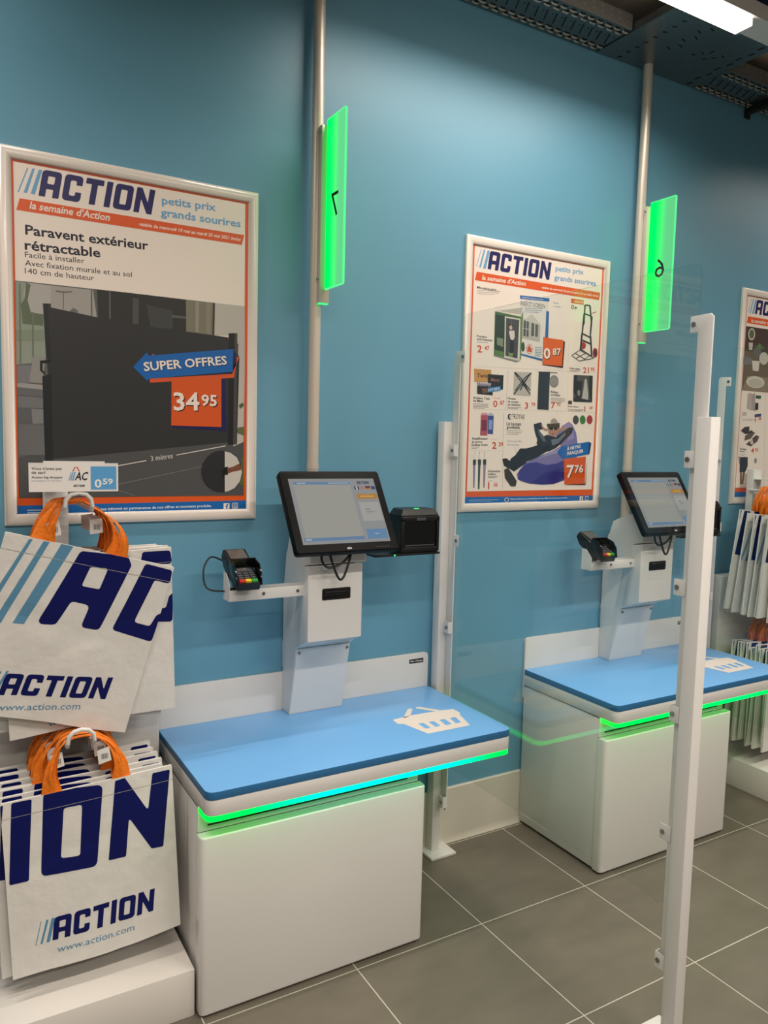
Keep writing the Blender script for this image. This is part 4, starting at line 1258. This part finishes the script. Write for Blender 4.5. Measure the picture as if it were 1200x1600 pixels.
# ------------------------------------------------------------------ touch monitors
UI = [['P', 'A4A7A8', 0, [[0, 0], [341, 0], [341, 256], [0, 256]], 0],
      ['P', 'B3B2AA', 1, [[16, 14], [238, 14], [238, 244], [16, 244]], 0],
      ['P', '6E94BC', 2, [[16, 232], [238, 232], [238, 243], [16, 243]], 0], ['P', '6E94BC', 2, [[8, 12], [240, 12], [240, 24], [8, 24]], 0],
      ['P', 'D8DCE0', 3, [[30, 236], [62, 236], [62, 239], [30, 239]], 0], ['P', 'D8DCE0', 3, [[150, 236], [232, 236], [232, 239], [150, 239]], 0], ['P', 'D8DCE0', 3, [[14, 16], [36, 16], [36, 20], [14, 20]], 0],
      ['L', '20285A', 2, [[266, 233], [316, 233], [318, 244]]],
      ['P', '3A3C50', 2, [[252, 210], [258, 210], [258, 224], [252, 224]], 0], ['P', 'D8D8D8', 2, [[258, 210], [265, 210], [265, 224], [258, 224]], 0], ['P', '303038', 2, [[265, 210], [271, 210], [271, 224], [265, 224]], 0],
      ['P', 'C08A94', 2, [[276, 210], [294, 210], [294, 224], [276, 224]], 0], ['P', '181818', 2, [[298, 219], [317, 219], [317, 224], [298, 224]], 0], ['P', 'B03028', 2, [[298, 214], [317, 214], [317, 219], [298, 219]], 0], ['P', 'C8A030', 2, [[298, 210], [317, 210], [317, 214], [298, 214]], 0],
      ['P', '38508C', 2, [[321, 210], [338, 210], [338, 224], [321, 224]], 0],
      ['P', 'D09030', 2, [[254, 172], [336, 172], [336, 192], [254, 192]], 0], ['P', 'E8C890', 3, [[268, 180], [322, 180], [322, 184], [268, 184]], 0],
      ['P', 'BDBBB6', 2, [[254, 82], [336, 82], [336, 158], [254, 158]], 0], ['P', '6A6A6A', 3, [[274, 128], [294, 128], [294, 131], [274, 131]], 0], ['P', '8A8A8A', 3, [[274, 118], [312, 118], [312, 120], [274, 120]], 0], ['P', '8A8A8A', 3, [[274, 112], [304, 112], [304, 114], [274, 114]], 0],
      ['P', '6E9AC6', 2, [[254, 12], [336, 12], [336, 50], [254, 50]], 0], ['P', 'C8D8E8', 3, [[286, 30], [304, 30], [304, 33], [286, 33]], 0]]
def monitor(x, label):
    W, H = 0.399, 0.320
    t = thing('touch_monitor', label, 'monitor', (x, -0.265, 1.519), (math.pi / 2 - 0.57, 0, 0), group='touch monitors')
    o = fillet([(-W / 2, -H / 2), (W / 2, -H / 2), (W / 2, H / 2), (-W / 2, H / 2)], 0.014, 5)
    finish('bezel', PR(o, 'z', -0.030, 0.0, bev=0.004, seg=3), M['bezel'], t)
    o2 = fillet([(-0.16, -0.125), (0.16, -0.125), (0.16, 0.125), (-0.16, 0.125)], 0.02, 5)
    bm = PR(o2, 'z', -0.055, -0.0302, bev=0.008, seg=3)
    finish('rear_housing', bm, M['black'], t)
    finish('mount_plate', B(-0.055, 0.055, -0.055, 0.055, -0.078, -0.0552), M['white_powder'], t, 0)
    sc = place_art('screen', UI, M['screen'], t, lambda u, v, h: Vector((u - 0.1705, v - 0.128, h)), step=0.0002)
    bmk = [['T', 'D8D8D8', 0, 'elo', [-9, -151], [9, -151], 9, 1, 0]]
    place_art('maker_mark', bmk, M['ink'], t, lambda u, v, h: Vector((u, v, h)))
    bm = bmesh.new()
    for k in range(5):
        box(bm, 0.105 + k * 0.012, 0.111 + k * 0.012, -0.148, -0.146, 0.0, 0.0006)
    finish_each('control_button', bm, M['key'], t, 0)
    # looped cables hanging below
    bm = bmesh.new()
    R = Matrix.Rotation(-(math.pi / 2 - 0.57), 3, 'X')
    for loop in ([(-0.075, -0.03, -0.125), (-0.085, -0.035, -0.165), (-0.06, -0.035, -0.195), (-0.01, -0.035, -0.185), (0.03, -0.03, -0.15), (0.02, -0.02, -0.12)],
                 [(-0.055, -0.025, -0.120), (-0.045, -0.035, -0.175), (-0.02, -0.04, -0.235), (0.0, -0.04, -0.23), (0.025, -0.035, -0.17), (0.04, -0.025, -0.12)],
                 [(-0.06, -0.03, -0.135), (-0.01, -0.035, -0.128), (0.035, -0.03, -0.135)]):
        tube(bm, spline([R @ Vector(p) for p in loop], 6), 0.0045, 8)
    bmesh.ops.recalc_face_normals(bm, faces=bm.faces)
    finish_each('cable', bm, M['rubber'], t)
    return t
monitor(1.241, 'black touch monitor with lit menu on the front checkout pillar')
monitor(1.241 + KS, 'black touch monitor on the rear checkout pillar, partly behind the white post')

# ------------------------------------------------------------------ barcode scanners
def scanner(x, label):
    t = thing('barcode_scanner', label, 'scanner', (x, -0.19, 1.345), group='barcode scanners')
    w, d, h = 0.084, 0.06, 0.168
    prof = fillet([(-w, -d, .004), (w, -d, .004), (w, 0.03, .01), (w - .03, d, .01), (-w + .03, d, .01), (-w, 0.03, .01)], .01, 3)
    bm = bmesh.new()
    prism(bm, prof, 'z', 0.004, h - 0.022)
    lo = [(p[0], p[1]) for p in prof]
    a = [bm.verts.new((p[0], p[1], h - 0.022)) for p in lo]
    b = [bm.verts.new((p[0] * 0.86, p[1] * 0.80 - 0.004, h)) for p in lo]
    n = len(lo)
    for i in range(n):
        bm.faces.new((a[i], a[(i + 1) % n], b[(i + 1) % n], b[i]))
    bm.faces.new(b)
    bmesh.ops.recalc_face_normals(bm, faces=bm.faces)
    hs = finish('housing', bm, M['black'], t)
    bm = bmesh.new()
    for x0, x1, z0, z1 in ((-w, -w + .012, 0.02, h - .035), (w - .012, w, 0.02, h - .035), (-w, w, 0.008, 0.026), (-w, w, h - .045, h - .026)):
        box(bm, x0, x1, -d - 0.008, -d, z0, z1, bev=0.002)
    finish('window_frame', bm, M['black'], hs)
    finish('scan_window', B(-w + .012, w - .012, -d - 0.002, -d - 0.0003, 0.026, h - .045), M['black_gloss'], hs, 0)
    bm = B(-0.02, 0.02, -d - 0.0095, -d - 0.008, h - 0.041, h - 0.031)
    finish('maker_plate', bm, M['key'], hs, 0)
    bm = bmesh.new()
    disc(bm, (0.0, -0.032, h - 0.0005), 0.010, 'z', h + 0.0015)
    finish('status_light', bm, M['green_dot'], hs)
    finish('reading_light', B(-w + .02, w - .02, -d - 0.0035, -d - 0.0021, 0.030, 0.034), M['key'], hs, 0)
    bm = B(-0.20, w + 0.004, -d - 0.01, d, -0.004, 0.0035, bev=0.001)
    br = finish('bracket', bm, M['black'], t)
    bm = bmesh.new()
    disc(bm, (-0.115, -d - 0.0102, 0.0), 0.003, 'y', -d - 0.012)
    finish('power_light', bm, M['green_dot'], br)
    return t
scanner(1.590, 'black barcode scanner with green light right of the front touch monitor')
scanner(1.590 + KS, 'black barcode scanner beside the rear monitor, just right of the white post')

# ------------------------------------------------------------------ payment terminals
def terminal(x, label, cord=True):
    t = thing('payment_terminal', label, 'card terminal', (x, -0.178, 1.300), (math.radians(23), 0, 0), group='payment terminals')
    # local: y up the device (away from the customer), z out of its face
    bm = bmesh.new()
    prism(bm, [(-0.095, -0.005), (-0.095, 0.022), (-0.02, 0.030), (0.0, 0.042), (0.085, 0.048), (0.092, 0.020), (0.06, -0.004), (0.0, -0.012)], 'x', -0.042, 0.042, bev=0.006, seg=3)
    body = finish('housing', bm, M['black'], t)
    bm = bmesh.new()
    prism(bm, [(-0.098, 0.015), (-0.075, 0.052), (-0.045, 0.068), (-0.012, 0.064), (-0.004, 0.042), (-0.02, 0.028), (-0.095, 0.012)], 'x', -0.046, -0.041, bev=0.001)
    prism(bm, [(-0.098, 0.015), (-0.075, 0.052), (-0.045, 0.068), (-0.012, 0.064), (-0.004, 0.042), (-0.02, 0.028), (-0.095, 0.012)], 'x', 0.041, 0.046, bev=0.001)
    prism(bm, [(-0.012, 0.030), (-0.008, 0.066), (-0.004, 0.066), (-0.006, 0.030)], 'x', -0.045, 0.045)
    finish('keypad_shield', bm, M['black_gloss'], t)
    bm = B(-0.031, 0.031, 0.012, 0.080, 0.0455, 0.0492)
    finish('display', bm, M['lcd'], body, 0)
    mats = [M['key'], M['key_red'], M['key_yellow'], M['key_green']]
    bm = bmesh.new()
    for r in range(4):
        for c in range(3):
            box(bm, -0.031 + c * 0.022, -0.013 + c * 0.022, -0.036 - r * 0.0125, -0.027 - r * 0.0125, 0.024, 0.0335 - r * 0.001, bev=0.001)
    finish_each('key', bm, M['key'], body)
    for c, m in enumerate(mats[1:]):
        finish('function_key', B(-0.033 + c * 0.022, -0.013 + c * 0.022, -0.091, -0.078, 0.02, 0.030, bev=0.001), m, body)
    R = Matrix.Rotation(-math.radians(23), 3, 'X')
    if cord:
        pts = [(-0.03, 0.085, 0.035), (-0.075, 0.085, 0.050), (-0.105, 0.07, 0.01), (-0.10, 0.05, -0.05), (-0.05, 0.02, -0.060), (-0.02, 0.0, -0.05), (0.03, 0.0, -0.06)]
        bm = TB(spline([R @ Vector(p) for p in pts], 7), 0.0032, 8)
        finish('cable', bm, M['rubber'], t)
    bm = bmesh.new()
    box(bm, -0.02, 0.02, -0.022, 0.002, -0.046, -0.0125)
    finish('swivel_mount', bm, M['black'], t, 0)
    return t
terminal(0.905, 'black card terminal with coloured keys on the front checkout arm')
terminal(0.905 + KS, 'black card terminal on the rear checkout arm, seen through the glass', False)

# ------------------------------------------------------------------ glass partition screens
def glass_screen(x, label):
    t = thing('glass_screen', label, 'glass partition', (x, -0.65, 0), group='glass partition screens')
    o = fillet([(-0.572, 0.395, 0.02), (0.55, 0.395, 0.02), (0.55, 2.282), (-0.572, 2.282)], 0.03, 6)
    finish('glass_pane', PR(o, 'x', -0.004, 0.004), M['glass'], t, 0)
    for s, y0, a, b, hook, p0, p1 in ((1, 0.613, 0.55, 0.592, 0.522, 0.535, 0.638), (-1, -0.646, -0.577, -0.626, -0.551, -0.690, -0.545)):
        po = finish('post', B(-0.050, -0.0102, y0 - 0.023, y0 + 0.023, 0.012, 1.852, bev=0.002), M['white_powder'], t)
        finish('base_plate', B(-0.085, 0.042, p0, p1, 0.0, 0.0115, bev=0.002), M['white_powder'], po)
        # tall flat bar between post and pane; its hook and every second tab clamp the glass
        pts = [(b, 0.20), (a, 0.20), (a, 2.090), (hook, 2.090), (hook, 2.136), (b - s * 0.010, 2.138), (b, 2.128)]
        bar_ = finish('clamp_bar', PR(pts, 'x', -0.0098, -0.0045, bev=0.001), M['white_powder'], t)
        tb = bmesh.new()
        sc_ = bmesh.new()
        for k, z in enumerate((2.113, 1.735, 1.365, 0.998, 0.626, 0.240)):
            if k == 0:
                c = hook + s * 0.012
            elif k % 2 == 0:
                c = a - s * 0.016
                o_ = fillet([(a + s * .012, z - .024), (a - s * .028, z - .024), (a - s * .028, z + .024), (a + s * .012, z + .024)], .004, 3)
                prism(tb, o_, 'x', -0.0125, -0.0100, bev=0.0005)
            else:
                c = a + s * 0.008
                o_ = fillet([(a + s * .03, z - .024), (a - s * .004, z - .024), (a - s * .004, z + .024), (a + s * .03, z + .024)], .004, 3)
                prism(tb, o_, 'x', -0.030, -0.0275, bev=0.0005)
                box(tb, -0.0274, -0.0101, min(a - s * .004, a - s * .001), max(a - s * .004, a - s * .001), z - .024, z + .024)
            xx = (-0.0098, -0.030, -0.0125)[0 if k == 0 else (1 if k % 2 else 2)]
            tube(sc_, [(xx, c, z), (xx - 0.004, c, z)], 0.007, 12)
        finish_each('clamp_tab', tb, M['white_powder'], bar_)
        finish_each('clamp_screw', sc_, M['steel'], bar_)
    return t
glass_screen(1.87, 'glass partition with white posts between the two checkout counters')
glass_screen(1.87 + KS, 'glass partition with white post right of the rear checkout, by the far bags')

# ------------------------------------------------------------------ bag racks
SIGN_ART = [['P', 'EFEBE6', 0, [[0, 0], [232, 0], [232, 84], [0, 84]], 0], ['T', '22222A', 1, "Vous n'avez pas", [7, 60], [83, 60], 7, 1, 0], ['T', '22222A', 1, 'de sac?', [7, 49], [43, 49], 7, 1, 0],
            ['T', '22222A', 1, 'Action big shopper', [7, 37], [86, 37], 6, 1, 0], ['T', '8A90A0', 1, 'avantageux et résistant', [7, 28.5], [86, 28.5], 4.6, 0, 0],
            ['P', '6AA6D2', 1, [[100, 31], [102, 31], [108, 54], [106, 54]], 0], ['P', '6AA6D2', 1, [[104, 31], [107, 31], [113, 54], [110, 54]], 0], ['P', '6AA6D2', 1, [[109, 31], [113, 31], [119, 54], [115, 54]], 0],
            ['T', '14142E', 1, 'AC', [116, 32], [148, 32], 22, 1, .2], ['P', 'D05030', 1, [[110, 56], [116, 68], [124, 68], [130, 56], [127, 56], [122, 66], [118, 66], [113, 56]], 0], ['L', '14142E', 1, [[112, 13], [141, 13], [143, 19]]],
            ['P', '5FA6DC', 1, [[158, 5], [227, 5], [227, 70], [158, 70]], 0], ['T', 'F4F2EE', 2, '0', [168, 11], [187, 11], 23, 1, 0], ['T', 'F4F2EE', 2, '59', [190, 20], [219, 20], 16, 1, 0]]
def bag_rack(x, label, hx=0.0):
    t = thing('bag_rack', label, 'display rack', (x, 0, 0), group='bag display racks')
    finish('plinth', B(-0.30, 0.303, -0.50, -0.026, 0.0, 0.150, bev=0.002), M['plinth'], t)
    finish('back_body', B(-0.30, 0.300, -0.095, -0.026, 0.1505, 1.095, bev=0.006, seg=3), M['white_side'], t)
    finish('upright', B(-0.05, 0.02, -0.075, -0.035, 1.0955, 1.66, bev=0.002), M['white_powder'], t)
    for z in (1.563, 0.885):
        w = 0.036
        bm = bmesh.new()
        zc = z - 0.0112
        pts = [(-w, -0.06, zc), (-w, -0.36, zc), (-w, -0.395, zc), (-w, -0.405, zc + 0.012), (-w * 0.9, -0.407, zc + 0.032), (-w * .55, -0.408, zc + 0.045), (0, -0.408, zc + 0.049),
               (w * .55, -0.408, zc + 0.045), (w * 0.9, -0.407, zc + 0.032), (w, -0.405, zc + 0.012), (w, -0.395, zc), (w, -0.36, zc), (w, -0.06, zc)]
        tube(bm, [(p[0] + hx, p[1], p[2]) for p in pts], 0.0062, 10)
        bmesh.ops.recalc_face_normals(bm, faces=bm.faces)
        finish('hook', bm, M['white_powder'], t)
    return t
def price_sign(x, label):
    t = thing('price_sign', label, 'price sign', (x, -0.415, 1.6475), (0, 0, 0), group='bag price signs')
    card = finish('card', B(-0.116, 0.116, 0.0, 0.0015, -0.042, 0.042), M['tag'], t, 0)
    place_art('print', SIGN_ART, M['ink'], card, lambda u, v, h: Vector((u - 0.116, -h, v - 0.042)), step=0.0002)
    for s in (-1, 1):
        finish('clip', B(s * 0.098 - 0.018, s * 0.098 + 0.018, -0.0016, 0.003, 0.038, 0.045), M['key'], t, 0)
    finish('stem', B(-0.05, 0.02, 0.002, 0.3385, -0.040, -0.0355), M['white_powder'], t, 0)
    return t
RX1, RX2 = 0.352, 3.905
bag_rack(RX1, 'white display rack with shopping bags left of the front checkout')
bag_rack(RX2, 'white display rack with shopping bags right of the rear checkout', -0.028)
price_sign(RX1 - 0.011, 'price card reading 0,59 above the left bags')
price_sign(RX2 + 0.003, 'price card above the far right bags, cut by the frame')

# ------------------------------------------------------------------ shopping bags
BW, BH, BT = 0.475, 0.520, 0.0085
NU, NV = 24, 26
def wave(seed):
    rnd = random.Random(seed)
    k = [(rnd.uniform(2, 9), rnd.uniform(2, 9), rnd.uniform(0, 6.28), rnd.uniform(0.4, 1.0)) for _ in range(5)]
    cr = [(rnd.uniform(0, BW), rnd.uniform(0.05, 0.35), rnd.uniform(0, 3.14), rnd.uniform(0.4, 0.9)) for _ in range(4)]
    def f(u, v):
        s = sum(a * math.sin(ku * u * 2.2 + kv * v * 2.2 + ph) for ku, kv, ph, a in k) / 5
        for cu_, cv_, an, a in cr:      # soft creases
            d = (u - cu_) * math.cos(an) + (v - cv_) * math.sin(an)
            s += a * math.exp(-(d / 0.022) ** 2) * math.exp(-(((u - cu_) ** 2 + (v - cv_) ** 2) / 0.03))
        return s
    return f
def strap(bm, xa, xb, za, y0, w, fat, rnd):
    """a flat cloth handle: flat on the bag at both ends, lying along the hook at the top"""
    pl = [(xa, za - 0.035), (xa, za + 0.004), (xa * 0.95 - 0.004, za * 0.66), (xa * 0.72 - 0.006, za * 0.28), (-0.042, -0.003), (0.0, 0.0055), (0.042, -0.003),
          (xb * 0.72 + 0.006, za * 0.28), (xb * 0.95 + 0.004, za * 0.66), (xb, za + 0.004), (xb, za - 0.035)]
    P = spline([Vector((p[0], 0, p[1])) for p in pl], 4)
    n = len(P)
    prev = None
    NW = 7
    for i, p in enumerate(P):
        tg = (P[min(i + 1, n - 1)] - P[max(i - 1, 0)]).normalized()
        s = i / (n - 1)
        side = Vector((tg.z, 0, -tg.x))                 # in the plane of the bag
        k = min(1.0, max(0.0, (0.5 - abs(s - 0.5)) / 0.34))
        ax = (side * (1 - k * k) + Vector((0, -1, 0)) * k * k)
        if ax.length < 1e-6:
            ax = Vector((0, 1, 0))
        ax.normalize()
        wid = w * (1 - 0.87 * k ** 0.55)
        nr = tg.cross(ax).normalized()
        fr, bk = [], []
        for j in range(NW):
            e = (j / (NW - 1) - 0.5)
            fold = fat * (1 - 0.8 * k) * math.sin(j * 1.7 + s * 8 + rnd) * min(1.0, max(0.0, min(s, 1 - s) - 0.09) * 9)
            c = p + ax * (e * wid) + Vector((0, y0 * min(1.0, max(0.12, (min(s, 1 - s) - 0.06) * 7)), 0)) + nr * fold
            fr.append(bm.verts.new(c + nr * 0.0008))
            bk.append(bm.verts.new(c - nr * 0.0008))
        if prev:
            pf, pb = prev
            for j in range(NW - 1):
                bm.faces.new((pf[j], pf[j + 1], fr[j + 1], fr[j]))
                bm.faces.new((pb[j + 1], pb[j], bk[j], bk[j + 1]))
            bm.faces.new((pf[0], fr[0], bk[0], pb[0]))
            bm.faces.new((pf[-1], pb[-1], bk[-1], fr[-1]))
        prev = (fr, bk)
def make_bag(seed, art, label, shift, drop, tagside=0, amp=0.0028, group=None):
    t = thing('shopping_bag', label, 'shopping bag', group=group)
    wf = wave(seed)
    env = lambda u, v: min(1, max(0, (BH - v) / 0.10)) * (0.35 + 0.65 * min(1, min(u, BW - u) / 0.05))
    def front(u, v, h=0.0):
        sag = 0.006 * math.sin(math.pi * u / BW * 1.6 + seed) * max(0, 1 - v / 0.14)
        return Vector((u - BW / 2 + shift, -BT / 2 - h + amp * wf(u, v) * env(u, v) - 0.003 * math.sin(math.pi * u / BW), v - BH - drop - sag))
    def backf(u, v):
        p = front(u, v)
        return Vector((p.x, p.y + BT, p.z))
    bm = bmesh.new()
    F = [[bm.verts.new(front(BW * i / NU, BH * j / NV)) for j in range(NV + 1)] for i in range(NU + 1)]
    K = [[bm.verts.new(backf(BW * i / NU, BH * j / NV)) for j in range(NV + 1)] for i in range(NU + 1)]
    # the side gusset is folded inward: a crease line half way between the two faces
    GL = [bm.verts.new((F[0][j].co + K[0][j].co) / 2 + Vector((0.0035, 0, 0))) for j in range(NV + 1)]
    GR = [bm.verts.new((F[-1][j].co + K[-1][j].co) / 2 - Vector((0.0035, 0, 0))) for j in range(NV + 1)]
    for i in range(NU):
        for j in range(NV):
            bm.faces.new((F[i][j], F[i + 1][j], F[i + 1][j + 1], F[i][j + 1]))
            bm.faces.new((K[i + 1][j], K[i][j], K[i][j + 1], K[i + 1][j + 1]))
        bm.faces.new((F[i][0], K[i][0], K[i + 1][0], F[i + 1][0]))
    for j in range(NV):
        for A_, G_, C_ in ((F[0], GL, K[0]), (K[-1], GR, F[-1])):
            bm.faces.new((A_[j], A_[j + 1], G_[j + 1], G_[j]))
            bm.faces.new((G_[j], G_[j + 1], C_[j + 1], C_[j]))
    # open top, the lining a little below the rim
    for i in range(NU):
        f0, f1, k0, k1 = F[i][NV], F[i + 1][NV], K[i][NV], K[i + 1][NV]
        m0 = bm.verts.new((f0.co + k0.co) / 2 - Vector((0, 0, 0.012)))
        m1 = bm.verts.new((f1.co + k1.co) / 2 - Vector((0, 0, 0.012)))
        bm.faces.new((f0, f1, m1, m0))
        bm.faces.new((m0, m1, k1, k0))
    bmesh.ops.remove_doubles(bm, verts=bm.verts, dist=1e-6)
    body = finish('body', bm, M['bag'], t, 60)
    hem = [['P', 'B9B4A6', 0, [[0, 474.3], [475, 474.3], [475, 475.6], [0, 475.6]], 0]] + [['P', 'C6C2B6', 2, [[0, 474.3], [475, 474.3], [475, 475.2], [0, 475.2]], 0]]
    place_art('print', art + hem, M['bag_ink'], body, front, cuts=((0.0, BW, 0.0, BH), 0.02), step=0.00035)
    for k, y in ((0, -0.0046), (1, 0.0046)):
        bm = bmesh.new()
        jx = random.Random(seed * 5 + k).uniform(-0.022, 0.022)
        strap(bm, -0.094 + 0.35 * shift + jx, 0.094 + 0.55 * shift + jx, -drop, y, 0.066, 0.0045, seed * 1.7 + k * 2.1)
        bmesh.ops.recalc_face_normals(bm, faces=bm.faces)
        finish('handle', bm, M['orange'], t, 50)
    if tagside:
        bm = bmesh.new()
        cx, cz = tagside * 0.062, -drop * 0.42
        q = [(cx - .017, cz - .026), (cx + .019, cz - .020), (cx + .014, cz + .022), (cx - .02, cz + .016)]
        prism(bm, q, 'y', -0.0142, -0.0135)
        tg = finish('price_tag', bm, M['tag'], t, 0)
        bc = [['P', '2A2A2C', 0, [[(cx - .009) * 1000 + k * 2.4, (cz - .012) * 1000], [(cx - .009) * 1000 + k * 2.4 + (1.4 if k % 3 else .8), (cz - .012) * 1000], [(cx - .009) * 1000 + k * 2.4 + (1.4 if k % 3 else .8), (cz + .004) * 1000], [(cx - .009) * 1000 + k * 2.4, (cz + .004) * 1000]], 0] for k in range(8)]
        place_art('barcode', bc, M['ink'], tg, lambda u, v, h: Vector((u, -0.0143 - h, v)), step=0.0002)
    return t
ORD = ['front', 'second', 'third', 'fourth', 'fifth', 'sixth', 'seventh', 'eighth', 'ninth', 'tenth', 'eleventh', 'rearmost']
def hang(proto, x, y, z, ry, rx, label, group, rz=0.0):
    c = copy_tree(proto)
    c.location = (x, y, z + 0.048 * abs(math.sin(ry)))
    c.rotation_euler = (rx, ry, rz)
    tag(c, label, 'shopping bag', group)
    return c
GU, GL_ = 'shopping bags on the upper hook of the left rack', 'shopping bags on the lower hook of the left rack'
SP = 0.026
# upper hook, left rack
BAG_REAR_ART = [i for i in BAG_STRIPES_ART if i[0] != 'L']
b = make_bag(3, BAG_STRIPES_ART, 'tilted front shopping bag on the left upper hook with blue stripes and letter A', 0.083, 0.126, 0, 0.0035, GU)
b.location, b.rotation_euler = (RX1, -0.378, 1.5755), (0.08, 0.268, 0)
pA = make_bag(8, BAG_REAR_ART, 'white shopping bag hanging second on the left upper hook, behind the tilted one', 0.03, 0.150, -1, 0.0026, GU)
pA.location, pA.rotation_euler = (RX1, -0.378 + SP, 1.5655), (0.08, -0.045, 0)
pB = make_bag(15, BAG_REAR_ART, 'white shopping bag hanging third on the left upper hook', 0.045, 0.148, 1, 0.0026, GU)
pB.location, pB.rotation_euler = (RX1, -0.378 + 2 * SP, 1.565), (0.08, 0.035, 0)
for k in range(3, 9):
    hang(pA if k % 2 else pB, RX1, -0.378 + k * SP, 1.563, (0.0, 0.0, 0.0, 0.012, -0.02, 0.028, 0.0, -0.012, 0.02)[k], 0.08,
         'white shopping bag hanging %s from the front on the left upper hook' % ORD[k], GU)
# lower hook, left rack
b = make_bag(5, BAG_LETTERS_ART, 'white shopping bag in front on the left lower hook, with big navy letters ION', 0.020, 0.140, 1, 0.0030, GL_)
b.location, b.rotation_euler = (RX1, -0.381, 0.8875), (-0.03, -0.044, 0)
pC = make_bag(21, BAG_LETTERS_ART, 'white shopping bag hanging second on the left lower hook, behind the lettered one', 0.0, 0.137, -1, 0.0024, GL_)
pC.location, pC.rotation_euler = (RX1, -0.378 + SP, 0.887), (-0.03, -0.035, 0)
pD = make_bag(29, BAG_LETTERS_ART, 'white shopping bag hanging third on the left lower hook', 0.006, 0.128, 1, 0.0024, GL_)
pD.location, pD.rotation_euler = (RX1, -0.378 + 2 * SP, 0.8865), (-0.03, -0.025, 0)
for k in range(3, 10):
    hang(pC if k % 2 else pD, RX1, -0.378 + k * SP, 0.885, -0.03 + 0.008 * ((k * 5) % 4), -0.03,
         'white shopping bag hanging %s from the front on the left lower hook' % ORD[k], GL_)
# right rack
GRU, GRL = 'shopping bags on the upper hook of the right rack', 'shopping bags on the lower hook of the right rack'
for k in range(10):
    hang((pB, pA, pC)[k % 3], RX2 - 0.028, -0.380 + k * SP, 1.563, 0.02 + 0.009 * k + (0.02, -0.02, 0.0, 0.03)[k % 4], 0.03,
         'white shopping bag hanging %s%s on the right upper hook' % (ORD[k], ' from the front' if k else 'most'), GRU)
for k in range(9):
    hang((pC, pD)[k % 2], RX2 - 0.028, -0.380 + k * SP, 0.885, 0.01 + 0.006 * k + (0.02, -0.025, 0.01)[k % 3], 0.0,
         'white shopping bag hanging %s%s on the right lower hook' % (ORD[k], ' from the front' if k else 'most'), GRL)
